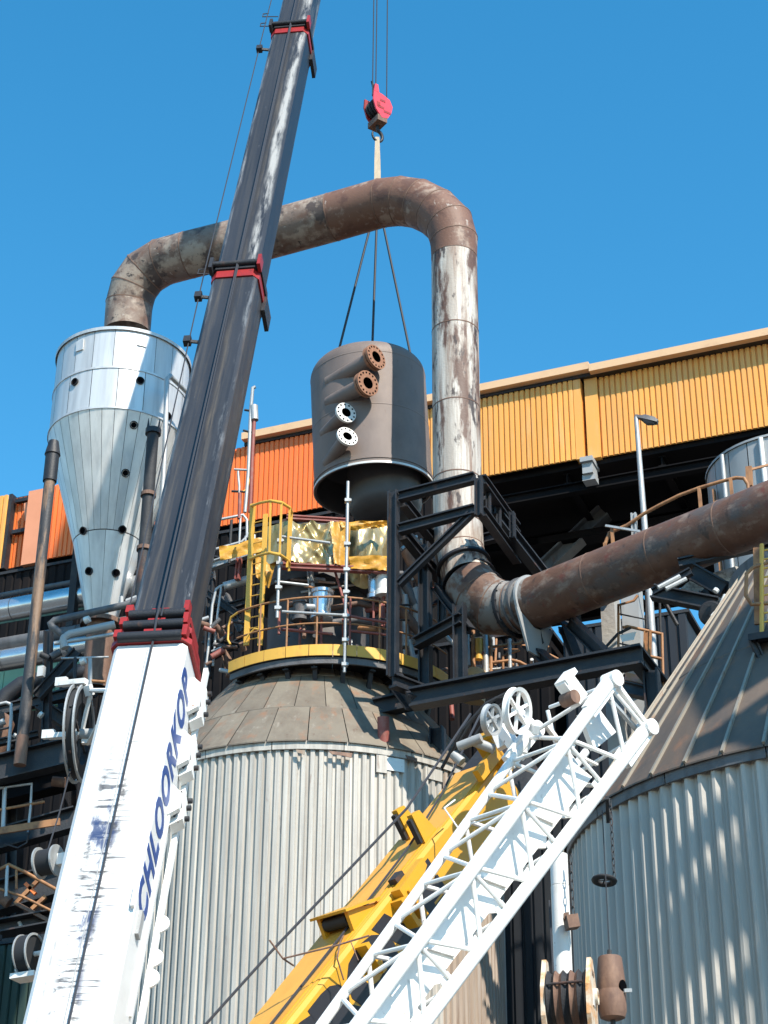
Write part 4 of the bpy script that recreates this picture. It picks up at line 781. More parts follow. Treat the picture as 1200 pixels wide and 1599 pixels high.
boom_part('step_plate', MB().box(bp(axis_t(1475), 0.515, 0.33), br_ * 0.03, bn_ * 0.06, bd_ * 0.17), m_grey)
boom_part('stop_block', MB().box(bp(axis_t(1455), 0.49, 0.62), br_ * 0.02, bn_ * 0.03, bd_ * 0.16), m_white)
# hose reel carried on arms at the left flank
rc = PZ(124, 1146, 25.0); rl = thing('hose_reel', 'big spoked hose reel on white arms at the edge of the white boom', 'reel', rc)
rax = (br_ * 0.99 + V((0, 0.06, 0.0))).normalized(); R1 = 72 * mpp(rc)
for k in (-0.06, 0.06): obj('rim', MB().lathe([(R1, -0.012), (R1 + 0.045, -0.012), (R1 + 0.045, 0.012), (R1, 0.012), (R1, -0.012)], rc + rax * k, rax, n=48), m_galv, rl, smooth=35)
obj('hose', MB().lathe([(R1 - 0.02, -0.045), (R1 - 0.02, 0.045), (R1 - 0.2, 0.045), (R1 - 0.2, -0.045), (R1 - 0.02, -0.045)], rc + rax * 0, rax, n=40), m_rubber, rl, smooth=35)
ru = rax.orthogonal().normalized(); rv = rax.cross(ru)
for k in range(6):
    a = math.pi * k / 3; obj('spoke', MB().beam(rc, rc + (ru * math.cos(a) + rv * math.sin(a)) * R1, 0.03, 0.03), m_dark, rl)
obj('hub', MB().tube([rc - rax * 0.1, rc + rax * 0.45], 0.07, 14), m_grey, rl, smooth=40)
for py in (1064, 1146):
    a = PZ(96 if py < 1100 else 76, py + 4, 25.2); b = PZ(135, py, 25.0); c = PZ(168 if py < 1100 else 152, py + 14 if py < 1100 else py - 12, 24.6)
    obj('arm', MB().beam(a, b, 0.09, 0.07).box(a + UP * 0.03, (b - a).normalized() * 0.09, UP * 0.06, GY * 0.03), m_white, rl)
    obj('arm', MB().tube([PZ(133, py + 8, 25.0), PZ(140 if py < 1100 else 138, py + 14, 25.0), c], 0.03, 8), m_white, rl)
obj('arm', MB().beam(PZ(137, 1070, 25.0), PZ(141, 1086, 25), 0.1, 0.08).beam(PZ(143, 1076, 25.02), PZ(127, 1148, 25.02), 0.05, 0.05).box(PZ(139, 1155, 25), V((0.09, 0, 0)), V((0, 0.04, 0)), UP * 0.06), m_white, rl)
# two small cable drums further down
dc = PZ(75, 1346, 23.3); dr = thing('cable_drum', 'small grey two-flanged cable drum beside the white boom, wound with a thin wire', 'drum', dc)
dax = (br_ + V((0, -0.25, 0.05))).normalized(); rd2 = 25 * mpp(dc)
for k in (-0.11, 0.13): obj('flange', MB().lathe([(0.001, -0.012), (rd2, -0.012), (rd2, 0.012), (0.001, 0.012)], dc + dax * k, dax, n=32), m_galv, dr, smooth=35)
obj('winding', MB().tube([dc - dax * 0.1, dc + dax * 0.12], rd2 * 0.82, 28), m_rubber, dr, smooth=40)
obj('axle', MB().tube([dc - dax * 0.16, dc + dax * 0.3], 0.04, 10).box(dc + dax * 0.2, dax * 0.05, UP * 0.07, GY * 0.05), m_white, dr)
tag(obj('drum_wire', MB().tube([dc + UP * rd2 * 0.7 - dax * 0.02, PZ(93, 1270, 24), PZ(112, 1195, 24.6)], 0.011, 6), m_rope, org=dc), 'thin wire climbing from the grey cable drum to the hose reel', 'wire')
dc = PZ(46, 1491, 22.2); dr = thing('cable_drum', 'white boxed cable drum with black winding on the lower edge of the white boom', 'drum', dc); rd2 = 31 * mpp(dc)
obj('winding', MB().tube([dc - dax * 0.07, dc + dax * 0.07], rd2, 32), m_rubber, dr, smooth=40)
for k in (-0.08, 0.08): obj('flange', MB().lathe([(rd2 * 0.95, -0.008), (rd2 * 1.06, -0.008), (rd2 * 1.06, 0.008), (rd2 * 0.95, 0.008), (rd2 * 0.95, -0.008)], dc + dax * k, dax, n=32), m_galv, dr, smooth=35)
obj('bracket', MB().box(dc - dax * 0.14, dax * 0.02, UP * 0.2, bn_ * 0.05).box(dc - UP * 0.26 - dax * 0.0, dax * 0.16, UP * 0.03, GY * 0.12), m_white, dr)
obj('axle', MB().tube([dc, dc + dax * 0.35], 0.03, 10), m_white, dr)

# ------------------------------------------------------------------ yellow crane boom
YA, YB = PZ(453, 1595, 23.0), PZ(740, 1232, 27.0)
yd = (YB - YA).normalized(); yr = yd.cross(UP).normalized(); yn = yr.cross(yd)
YF = Matrix(((yr.x, yn.x, yd.x, YA.x), (yr.y, yn.y, yd.y, YA.y), (yr.z, yn.z, yd.z, YA.z), (0, 0, 0, 1)))
def ya(py, A=YA, d=yd):
    lo, hi = -14.0, 14.0
    for _ in range(40):
        m = (lo + hi) / 2
        if proj(A + d * m)[1] > py: lo = m
        else: hi = m
    return lo
def yp(t, x, y): return YA + yd * t + yr * x + yn * y        # x: 0 at the ridge, negative over the upper face; y: negative down the flank
ybot = (1.8 - YA.z) / yd.z; yend = ya(1182)
ycr = thing('yellow_crane', 'yellow crane boom with black lettering rising behind the white lattice jib', 'crane', yp(ybot, 0, 0))
WT, HS = 0.95, 1.0
def ypart(name, mb, m, parent=None, smooth=False): return obj(name, mb, m, parent or ycr, smooth=smooth, frame=YF)
c_ = 0.05
ysec = [(-WT + c_, 0), (-c_, 0), (0, -c_), (0, -HS + 0.15), (-0.2, -HS), (-WT + 0.2, -HS), (-WT, -HS + 0.15), (-WT, -c_)]
tmid = ya(1290)
ypart('base_section', MB().loft([[yp(ybot + (tmid - ybot) * k / 4, x, y) for x, y in ysec] for k in range(5)]), m_yellow)
s2 = [(x * 0.94 - 0.03, y * 0.94 - 0.03) for x, y in ysec]
ypart('inner_section', MB().loft([[yp(tmid - 0.3 + (yend - tmid + 0.3) * k / 3, x, y) for x, y in s2] for k in range(4)]), m_yellow)
ypart('top_plate', MB().box(yp((ybot + tmid) / 2, -WT / 2, 0.004), yr * (WT / 2 - 0.075), yn * 0.008, yd * ((tmid - ybot) / 2 - 0.01)), m_ypale)
ypart('top_plate', MB().box(yp((tmid + yend) / 2 + 0.01, -WT / 2 - 0.02, -0.026), yr * (WT / 2 - 0.095), yn * 0.008, yd * ((yend - tmid) / 2 - 0.02)), m_ypale)
ypart('edge_strip', MB().box(yp((ybot + tmid) / 2, -0.16, 0.012), yr * 0.012, yn * 0.012, yd * ((tmid - ybot) / 2)).box(yp((ybot + tmid) / 2, -0.10, 0.008), yr * 0.006, yn * 0.008, yd * ((tmid - ybot) / 2)), m_yellow)
# rope guide ears on the upper face
def ear(py, x, h, nm='rope_ear'):
    t = ya(py); a = [(0, 0), (0.34, 0), (0.26, h), (0.08, h + 0.04)]
    e = ypart(nm, MB().prism([yp(t + u, x - 0.05, v) for u, v in a], [yp(t + u, x + 0.05, v) for u, v in a]), m_yellow)
    ypart('rubber_face', MB().prism([yp(t - 0.012, x - 0.04, 0.05), yp(t + 0.05, x - 0.04, h), yp(t + 0.05, x + 0.04, h), yp(t - 0.012, x + 0.04, 0.05)], [yp(t - 0.06, x - 0.04, 0.05), yp(t + 0.0, x - 0.04, h), yp(t + 0.0, x + 0.04, h), yp(t - 0.06, x + 0.04, 0.05)]), m_rubber, e)
ear(1297, -0.62, 0.42); ear(1315, -0.16, 0.40)
t = ya(1452); gb_ = ypart('rope_guide', MB().prism([yp(t, -0.72, 0.0), yp(t + 0.1, -0.72, 0.30), yp(t + 0.62, -0.72, 0.0)], [yp(t, -0.66, 0.0), yp(t + 0.1, -0.66, 0.30), yp(t + 0.62, -0.66, 0.0)]).prism([yp(t, -0.2, 0.0), yp(t + 0.1, -0.2, 0.30), yp(t + 0.62, -0.2, 0.0)], [yp(t, -0.14, 0.0), yp(t + 0.1, -0.14, 0.30), yp(t + 0.62, -0.14, 0.0)]), m_yellow)
ypart('cover', MB().prism([yp(t + 0.02, -0.76, 0.30), yp(t + 0.02, -0.08, 0.30), yp(t + 0.66, -0.08, 0.03), yp(t + 0.66, -0.76, 0.03)], [yp(t + 0.03, -0.76, 0.335), yp(t + 0.03, -0.08, 0.335), yp(t + 0.67, -0.08, 0.065), yp(t + 0.67, -0.76, 0.065)]), m_yellow, gb_)
ypart('roller', MB().tube([yp(t + 0.12, -0.64, 0.14), yp(t + 0.12, -0.22, 0.14)], 0.09, 14), m_rubber, gb_, smooth=40)
# flank lugs and stiffener plates
for py in (1385, 1400, 1470): 
    t = ya(py); ypart('flank_lug', MB().box(yp(t, 0.10, -0.3), yr * 0.10, yn * 0.22, yd * 0.04), m_yellow)
t = ya(1395); ypart('flank_bracket', MB().prism([yp(t, 0.002, 0.02), yp(t + 0.75, 0.002, 0.02), yp(t + 0.75, 0.002, -0.1), yp(t, 0.002, -0.34)], [yp(t, 0.17, 0.02), yp(t + 0.75, 0.12, 0.02), yp(t + 0.75, 0.12, -0.1), yp(t, 0.17, -0.34)]), m_yellow)
for x in (0.012,): ypart('bolt_row', MB().box(yp(t + 0.3, -0.06, 0.05), yr * 0.07, yn * 0.04, yd * 0.10), m_dark)
# head of the boom: end plate and hoop
ypart('head_plate', MB().box(yp(yend - 0.05, -0.05, 0.05), yr * 0.16, yn * 0.3, yd * 0.03).box(yp(yend + 0.02, 0.02, 0.36), yr * 0.2, yn * 0.03, yd * 0.1).box(yp(yend - 0.35, 0.06, 0.1), yr * 0.05, yn * 0.09, yd * 0.35), m_yellow)
ypart('head_frame', MB().box(yp(yend + 0.35, -0.45, -0.45), yr * 0.4, yn * 0.4, yd * 0.34), m_dark)
t0_, t1_ = ya(1650), ya(1330)
text_obj('lettering', 'GROVE', m_letter, ycr, yp(t0_, 0.003, -0.86), yd, yn, 0.6, 0.004, 0.0, 0.05, fit=(t1_ - t0_, 0.77))
ypart('wire_tangle', MB().tube([yp(ya(1455), -0.3, 0.02), yp(ya(1480), -0.05, 0.12), yp(ya(1503), 0.05, 0.05), yp(ya(1512), 0.06, -0.2)], 0.011, 5).tube([PZ(421, 1468, 23.6), PZ(442, 1497, 23.6), PZ(520, 1478, 23.6), PZ(577, 1461, 23.7)], 0.013, 5).tube([PZ(442, 1497, 23.6), PZ(459, 1508, 23.65)], 0.013, 5).tube([PZ(520, 1478, 23.5), PZ(548, 1470, 23.5), PZ(560, 1500, 23.3)], 0.008, 5), m_rustblk)
ypart('wire_hook', MB().tube([PZ(711, 1249, 26.2), PZ(694, 1262, 26), PZ(715, 1292, 25.6), PZ(786, 1272, 25.0)], 0.012, 6), m_white)
# its two winch ropes, one hugging the upper face, one swinging past the ears
tag(obj('winch_rope', MB().tube([yp(ybot, -0.28, 0.03), yp(ya(1460), -0.28, 0.05), yp(ya(1330), -0.26, 0.10), PZ(690, 1240, 27.2), PZ(752, 1112, 29)], 0.018, 6), m_rope, org=yp(ybot, -0.28, 0.03)), 'dark winch rope lying along the upper face of the yellow boom', 'rope')
tag(obj('stay_rope', MB().tube([PZ(200, 1735, 22.3), PZ(420, 1490, 24.0), PZ(636, 1262, 26.0), PZ(735, 1115, 28)], 0.02, 6), m_rope, org=PZ(300, 1620, 23)), 'dark rope crossing the pale ribbed tank diagonally above the yellow boom', 'rope')

# ------------------------------------------------------------------ white lattice jib
JA, JB = PZ(560, 1599, 21.6), PZ(965, 1050, 27.0)
jd = (JB - JA).normalized(); jr = jd.cross(UP).normalized(); jn = jr.cross(jd)
def const_dx(q, o, sl=-1.355):
    a, b = proj(q), proj(q + o); return (b[0] - a[0]) - (b[1] - a[1]) / sl
wa, wb = -56 / const_dx(JA, -jr), -66 / const_dx(JB, -jr); ha, hb2 = 100 / const_dx(JA, -jn), 110 / const_dx(JB, -jn)
JL = (JB - JA).length * 0.975
def jp(t, x, y):                    # t 0..1 along; x 0 front chord, 1 rear chords; y 0 upper, 1 lower
    return JA + jd * (JL * t) - jr * (x * (wa + (wb - wa) * t)) - jn * (y * (ha + (hb2 - ha) * t))
jib = thing('lattice_jib', 'white tubular lattice jib folded along the yellow boom, with sheaves at its head', 'crane jib', jp(-0.25, 0.5, 0.5))
for x, y in ((0, 0), (1, 0), (0, 1), (1, 1)):
    obj('chord', MB().tube([jp(-0.32, x, y), jp(1.0 - (0.09 if (x, y) == (1, 0) else 0), x, y)], {(0, 0): 0.09, (0, 1): 0.088, (1, 0): 0.066, (1, 1): 0.06}[(x, y)], 16), m_white, jib, smooth=40)
nb = 11
for f in ((( 0, 0), (0, 1)), ((0, 0), (1, 0)), ((1, 0), (1, 1)), ((0, 1), (1, 1))):
    for k in range(-3, nb - 1):
        t0_, t1_ = k / 10.2, (k + 1) / 10.2; 
        (xa, ya_), (xb, yb_) = f
        if k % 2 == 0: a, b = jp(t0_ + 0.01, xa, ya_), jp(t1_, xb, yb_)
        else: a, b = jp(t1_, xa, ya_), jp(t0_ + 0.01, xb, yb_)
        obj('lacing_bar', MB().tube([a, b], 0.031, 8), m_white, jib, smooth=40)
        if f in (((0, 0), (0, 1)), ((0, 0), (1, 0))) and k % 2: obj('lacing_bar', MB().tube([jp(t1_, xa, ya_), jp(t1_ + 0.012, xb, yb_)], 0.029, 8), m_white, jib, smooth=40)
for k in range(-3, 10):
    for y in (0, 1):
        q = jp(k / 10.2 + 0.005, 0.0, y); obj('gusset', MB().box(q + jn * (-0.10 if y == 0 else 0.10) - jr * 0.03, jd * 0.10, jn * 0.05, jr * 0.008), m_white, jib)
# solid plate extension nested behind the front lacing
def jq(t, x, y): return jp(t, x, y)
pl = obj('nested_extension', MB().prism([jq(-0.3, 0.26, 0.20), jq(0.80, 0.26, 0.20), jq(0.83, 0.26, 0.90), jq(-0.3, 0.26, 0.84)], [jq(-0.3, 0.36, 0.20), jq(0.80, 0.36, 0.20), jq(0.83, 0.36, 0.90), jq(-0.3, 0.36, 0.84)]), m_white, jib)
for k in range(-2, 9, 2): obj('stiffener', MB().beam(jq(k / 10.2 + 0.03, 0.245, 0.22), jq(k / 10.2 + 0.075, 0.245, 0.83), 0.05, 0.03), m_white, pl)
for k in range(-2, 8): obj('edge_tab', MB().prism([jq(k / 10.2, 0.27, 0.85), jq(k / 10.2 + 0.05, 0.27, 0.85), jq(k / 10.2 + 0.025, 0.27, 1.02)], [jq(k / 10.2, 0.33, 0.85), jq(k / 10.2 + 0.05, 0.33, 0.85), jq(k / 10.2 + 0.025, 0.33, 1.02)]), m_white, pl)
# head of the jib: long pin lugs, end frame, sheaves, guide roller
for x, y, s in ((0, 0, 1), (0, 1, 1), (1, 0, 0)):
    e = jp(1.0 - (0.09 if x else 0), x, y); e = e - jd * 0.42; l = obj('pin_lug', MB().box(e + jd * 0.0, jd * 0.42, jn * 0.11, jr * 0.05), m_white, jib)
    obj('pin_boss', MB().tube([e + jd * 0.40 - jr * 0.12, e + jd * 0.40 + jr * 0.12], 0.12, 18), m_white, l, smooth=40)
    for k in (-0.2, 0.05): obj('bolt', MB().tube([e + jd * k, e + jd * k + jr * 0.07], 0.035, 10), m_dark, l)
obj('end_post', MB().beam(jp(1.0, 0, 0.05), jp(1.0, 0, 0.95), 0.09, 0.06), m_white, jib)
obj('end_post', MB().beam(jp(0.955, 0.0, 0.05), jp(0.99, 0.1, 0.95), 0.06, 0.05), m_galv, jib)
obj('end_post', MB().beam(jp(0.93, 0.9, 0.05), jp(0.93, 0.9, 0.95), 0.07, 0.06), m_white, jib)
obj('end_panel', MB().prism([jp(0.93, 0.35, 0.12), jp(0.985, 0.35, 0.30), jp(0.985, 0.35, 0.82), jp(0.90, 0.35, 0.7)], [jp(0.93, 0.42, 0.12), jp(0.985, 0.42, 0.30), jp(0.985, 0.42, 0.82), jp(0.90, 0.42, 0.7)]), m_white, jib)
sh0 = PZ(893, 1078, 26.6); sb_ = obj('guide_block', MB().box(sh0, jd * 0.13, jn * 0.19, jr * 0.09).box(sh0 + jn * 0.18 + jd * 0.06, jd * 0.16, jn * 0.04, jr * 0.11), m_white, jib)
obj('guide_roller', MB().tube([sh0 - jd * 0.14 + jr * 0.12 - jn * 0.05, sh0 - jd * 0.14 - jr * 0.12 - jn * 0.05], 0.10, 18), m_rustblk, jib, smooth=40)
def spoked(c, ax, R, nm, parent, m, ns=6):
    ax = ax.normalized(); u = ax.orthogonal().normalized(); v = ax.cross(u)
    o = obj(nm, MB().lathe([(R * 0.84, -0.035), (R, -0.05), (R * 0.93, 0.0), (R, 0.05), (R * 0.84, 0.035), (R * 0.84, -0.035)], c, ax, n=36), m, parent, smooth=35)
    for k in range(ns): obj('spoke', MB().beam(c, c + (u * math.cos(2 * math.pi * k / ns) + v * math.sin(2 * math.pi * k / ns)) * R * 0.86, 0.05, 0.04), m, o)
    obj('hub', MB().tube([c - ax * 0.06, c + ax * 0.06], R * 0.2, 14), m, o, smooth=40); return o
shx = V((0.8, -0.52, -0.2)).normalized()
spoked(PZ(808, 1110, 26.3), shx, 0.33, 'sheave', jib, m_white); spoked(PZ(768, 1124, 26.9), shx, 0.23, 'sheave', jib, m_galv)
obj('sheave_arm', MB().beam(PZ(806, 1108, 27.3), PZ(838, 1140, 26.4), 0.1, 0.12).beam(PZ(766, 1122, 27.5), PZ(785, 1168, 27.2), 0.12, 0.12).beam(PZ(782, 1135, 27.4), PZ(815, 1180, 26.8), 0.16, 0.14), m_white, jib)
for (a, b) in (((716, 1166), (752, 1152)), ((708, 1178), (722, 1190)), ((735, 1156), (772, 1170))):
    obj('hose_fitting', MB().tube([PZ(*a, 27.4), PZ(*b, 27.3)], 0.07, 12), m_grey, jib, smooth=40)
for i, pts in enumerate((((690, 1200), (722, 1140), (760, 1098), (800, 1078)), ((705, 1180), (740, 1120), (775, 1090), (815, 1085)), ((742, 1150), (768, 1110), (792, 1094), (780, 1150)))):
    obj('hydraulic_hose', MB().tube([PZ(a, b, 27.5) for a, b in pts], 0.025, 8), m_rubber, jib, smooth=40)

# ------------------------------------------------------------------ second hook block and the iron weight
hc = PZ(889, 1560, 25.6); K = 1.138
h2 = thing('sheave_block', 'worn cream and orange hook block with a fat rope-grooved sheave, low between the tanks', 'hook block', hc)
hx = (V((1, -0.25, 0))).normalized(); hy = UP.cross(hx).normalized()
def hplate(cx, pts, t, m, nm='cheek_plate', c=None):
    c0 = hc + hx * (cx * K); return obj(nm, MB().prism([c0 + (hy * a + UP * b) * K + hx * t / 2 for a, b in pts], [c0 + (hy * a + UP * b) * K - hx * t / 2 for a, b in pts]), m, h2)
ck = [(-0.10, 0.46), (0.05, 0.47), (0.30, 0.14), (0.30, -0.25), (0.14, -0.62), (-0.14, -0.62), (-0.30, -0.25), (-0.30, 0.10)]
pl2 = hplate(0.27, ck, 0.06, m_owhite); hplate(-0.27, ck, 0.06, m_owhite)
for k in range(5): obj('sheave', MB().lathe([(0.04, -0.05), (0.385, -0.05), (0.34, -0.012), (0.34, 0.012), (0.385, 0.05), (0.04, 0.05)], hc + hx * (-0.21 + 0.105 * k), hx, n=36), m_rustblk if k in (1, 3) else m_dark, h2, smooth=35)
obj('keeper_bar', MB().tube([hc + hx * -0.24 - hy * 0.36 + UP * 0.12, hc + hx * 0.24 - hy * 0.36 + UP * 0.14], 0.02, 8), m_dark, h2)
fz = hx
obj('boss_plate', MB().box(hc + hx * 0.345 - hy * 0.05 - UP * 0.02, hy * 0.07, hx * 0.006, UP * 0.11), m_flwhite, h2)
obj('boss_ring', MB().lathe([(0.07, 0.0), (0.11, 0.0), (0.11, 0.05), (0.07, 0.05), (0.07, 0.0)], hc + hx * 0.335 + hy * 0.11 + UP * 0.04, hx, n=24), m_owhite, h2, smooth=35)
text_obj('stencil', '115', m_rustblk, h2, hc + hx * 0.342 - hy * 0.11 + UP * 0.28, hy, UP, 0.13, 0.002)
for x in (-0.20,):
    a = hc + hx * x + UP * 0.25; obj('hoist_rope', MB().tube([a, V((a.x, a.y + 0.25, PZ(862, 1372, 25.7).z))], 0.014, 6), m_rope, h2)
wc = PZ(955, 1545, 26.0)
wt = thing('iron_weight', 'rust brown barrel-shaped iron weight hanging beside the cream and orange hook block', 'weight', wc)
obj('barrel', MB().lathe([(0.001, 0.45), (0.155, 0.45), (0.168, 0.43), (0.203, 0.05), (0.192, -0.012), (0.192, -0.03), (0.198, -0.04), (0.196, -0.30), (0.17, -0.39), (0.10, -0.42), (0.001, -0.42)], wc, n=36), m_rustblk, wt, smooth=35)
ws = V((0.75, -0.66, 0)); obj('eye_slot', MB().lathe([(0.001, 0.175), (0.08, 0.175), (0.08, 0.203), (0.001, 0.203)], wc + UP * 0.02, ws, n=20), m_hole, wt)
obj('slot_pin', MB().box(wc + ws * 0.19 - UP * 0.05 + hx * 0.05, hx * 0.05, ws * 0.03, UP * 0.025), m_galv, wt)
obj('swivel', MB().tube([wc + UP * 0.45, wc + UP * 0.55], 0.03, 8).tube([wc - UP * 0.42, wc - UP * 0.56], 0.035, 8), m_dark, wt)
obj('rope', MB().tube([wc + UP * 0.52, V((wc.x, wc.y, PZ(960, 1215, 26.1).z))], 0.008, 6), m_rope, wt)
# pale standpipe behind them, between the tanks
sp0 = P(880, 1520, 28.6); spt = P(876, 1250, 28.6)
t = thing('pale_standpipe', 'pale upright pipe standing in the gap between the two tanks', 'pipe', V((sp0.x, sp0.y, 0)))
r_ = 14.5 * mpp(sp0)
obj('barrel', MB().tube([V((sp0.x, sp0.y, 0)), V((sp0.x, sp0.y, P(880, 1384, 28.6).z))], r_, 28), m_white, t, smooth=40)
obj('barrel', MB().tube([V((sp0.x, sp0.y, P(880, 1384, 28.6).z + 0.01)), V((sp0.x, sp0.y, spt.z - 0.9))], r_ * 0.985, 28), m_white, t, smooth=40)
q = P(893, 1440, 28.3); zz_ = P(893, 1335, 28.3).z
t = thing('hanging_pulley_box', 'small rusty pulley box on a dark chain beside the pale standpipe', 'pulley', q)
obj('box', MB().box(q, V((0.09, 0.02, 0.02)), V((-0.02, 0.09, 0)), V((-0.015, 0, 0.10))).box(q + V((-0.08, 0, 0.09)), V((0.04, 0, 0.01)), V((0, 0.04, 0)), V((0, 0, 0.05))), m_rustblk, t)
def chain(parent, a, b, m=m_dark, step=0.09, r=0.012):
    n = max(2, int((b - a).length / step)); d = (b - a).normalized(); u = d.orthogonal().normalized(); v = d.cross(u)
    L = (b - a).length / n
    src = None
    for k in range(n):
        s = u if k % 2 else v; c = a + d * (L * (k + 0.5)); mb = MB().tube([c + d * (L * 0.62 * math.cos(x)) + s * (r * 2.2 * math.sin(x)) for x in [2 * math.pi * j / 8 for j in range(9)]], r * 0.8, 4)
        obj('chain_link', mb, m, parent)
chain(t, q + UP * 0.1 + V((0.03, 0, 0)), V((q.x + 0.03, q.y, zz_)), step=0.13)
ty = P(944, 1375, 28.9); tcn = on_tank(962, 1248, CRt, RR + 0.22)
t = thing('chained_ring', 'small black tyre hanging level on a chain from the rim of the grey ribbed tank', 'tyre', ty)
tya = (UP + V((0.1, 0.12, 0))).normalized(); ra, rb5 = 0.15, 0.055
obj('tyre', MB().lathe([(ra + rb5 * math.cos(x), rb5 * 0.75 * math.sin(x)) for x in [2 * math.pi * j / 10 for j in range(11)]], ty, tya, n=28), m_rubber, t, smooth=50)
obj('spoke', MB().tube([ty - V((0.1, 0, 0)), ty + V((0.1, 0, 0.01))], 0.012, 6).tube([ty - V((0, 0.1, 0)), ty + V((0, 0.1, 0.0))], 0.012, 6), m_dark, t)
top_ = V((ty.x + 0.16, ty.y, P(964, 1248, 28.9).z)); chain(t, ty + V((0.16, 0, 0.03)), top_, step=0.11)
obj('chain_bracket', MB().beam(top_ + V((-0.05, -0.02, 0.02)), top_ + V((0.1, 1.2, 0.05)), 0.06, 0.06), m_dark, t)
# ------------------------------------------------------------------ ring platform round the pale tank's cone
PC = V((CL.x + 0.35, 42.0, 0)); RO = 3.12; zpl = P(518, 1020, 42.0 - RO).z
def pa(deg, r, z):                  # angle 0 = towards the camera, positive to the right
    a = rad(deg - 90); return V((PC.x + r * math.cos(a), PC.y + r * math.sin(a), z))
plat = thing('ring_platform', 'ring walkway with yellow kick plates and rusty handrails round the pale tank cone', 'platform', V((PC.x, PC.y, zpl)))
A0, A1 = -48.0, 62.0
def arc(r, z, a0, a1, n): return [pa(a0 + (a1 - a0) * k / n, r, z) for k in range(n + 1)]
for k in range(11):
    a, b = A0 + 10 * k + 0.15, A0 + 10 * (k + 1) - 0.15
    loop = arc(RO - 0.01, zpl - 0.06, a, b, 3) + list(reversed(arc(1.95, zpl - 0.06, a, b, 3)))
    obj('deck_plate', MB().prism(loop, [p + UP * 0.055 for p in loop]), m_dark, plat)
    loop = arc(RO, zpl - 0.05, a, b, 3) + list(reversed(arc(RO + 0.012, zpl - 0.05, a, b, 3)))
    if k not in (): obj('kick_plate', MB().prism(loop, [p + UP * 0.27 for p in loop]), m_yrail, plat)
rbm = MB(); loop = []
for r, z in ((RO - 0.05, zpl - 0.07), (RO - 0.05, zpl - 0.22), (RO - 0.11, zpl - 0.22), (RO - 0.11, zpl - 0.07)): loop.append(arc(r, z, A0, A1, 24))
rbm.loft([[l[i] for l in loop] for i in range(25)]); obj('ring_beam', rbm, m_darkgrey, plat)
for k in range(9):
    a = A0 + 3 + 13 * k
    obj('bracket', MB().ibeam(pa(a, RO - 0.15, zpl - 0.18), pa(a, 1.9, zpl - 0.18), 0.14, 0.2).beam(pa(a, RO - 0.3, zpl - 0.25), pa(a, 2.55, zpl - 1.0), 0.1, 0.1), m_black, plat)
hr_top, hr_mid = P(518, 931, 42.0 - RO).z, P(518, 972, 42.0 - RO).z
obj('handrail', MB().tube(arc(RO - 0.03, hr_top, -44, A1, 22), 0.026, 8), m_orail, plat, smooth=50)
obj('handrail', MB().tube(arc(RO - 0.03, hr_mid, -44, A1, 22), 0.022, 8), m_orail, plat, smooth=50)
for a in (-31, -18, -5, 9, 22, 35, 48): obj('rail_post', MB().tube([pa(a, RO - 0.03, zpl), pa(a, RO - 0.03, hr_top)], 0.024, 8), m_orail if a != 9 else m_rred, plat, smooth=50)
obj('rail_end', MB().tube([pa(-44, RO - 0.03, hr_top), pa(-48, RO - 0.0, hr_top - 0.06), pa(-49.5, RO, hr_top - 0.25), pa(-49.5, RO, hr_mid + 0.05), pa(-47.5, RO, hr_mid - 0.1)], 0.026, 8), m_yrail, plat, smooth=50)
obj('rail_end', MB().tube([pa(-30, RO - 0.03, hr_mid), pa(-34, RO - 0.05, hr_mid + 0.1), pa(-37, RO - 0.03, hr_mid - 0.02), pa(-39, RO, hr_mid - 0.2)], 0.024, 8), m_yrail, plat, smooth=50)
# caged ladder
lad = thing('caged_ladder', 'yellow caged ladder standing on the ring platform beside the gold foil', 'ladder', P(388, 1010, 39.6))
l1, l2 = P(386, 1008, 39.7), P(404, 1008, 39.5); ztl = P(394, 787, 39.7).z; zt2 = P(412, 803, 39.5).z
l2 = V((P(411, 900, 39.5).x, 39.5, l2.z)); l1 = V((P(390, 900, 39.7).x, 39.7, l1.z))
for p, zt_, w_ in ((l1, ztl, 0.13), (l2, zt2, 0.11)): obj('stile', MB().beam(p, V((p.x, p.y, zt_)), w_, 0.05, up=GY), m_yrail, lad)
nr = 12
for k in range(nr): 
    z = l1.z + (zt2 - l1.z) * (k + 0.5) / nr; obj('rung', MB().tube([V((l1.x, l1.y, z)), V((l2.x, l2.y, z - 0.02))], 0.014, 6), m_yrail, lad)
def hoop(pxs, Y, n=10):
    return [P(a, b, y) for (a, b), y in zip(pxs, Y)]
h1 = hoop(((393, 790), (407, 785), (423, 782), (440, 785), (453, 793), (456, 800)), (39.7, 39.2, 38.8, 38.7, 39.0, 39.5))
h2p = hoop(((390, 873), (405, 867), (421, 863), (437, 866), (449, 874), (452, 880)), (39.7, 39.2, 38.8, 38.7, 39.0, 39.5))
obj('cage_hoop', MB().tube(h1, 0.035, 8), m_yrail, lad, smooth=50); obj('cage_hoop', MB().tube(h2p, 0.035, 8), m_yrail, lad, smooth=50)
for k in (2, 3, 4, 5): obj('cage_bar', MB().beam(h1[k], h2p[k] - UP * (0.0 if k < 4 else 0.2), 0.05, 0.02, up=GY), m_yrail, lad)
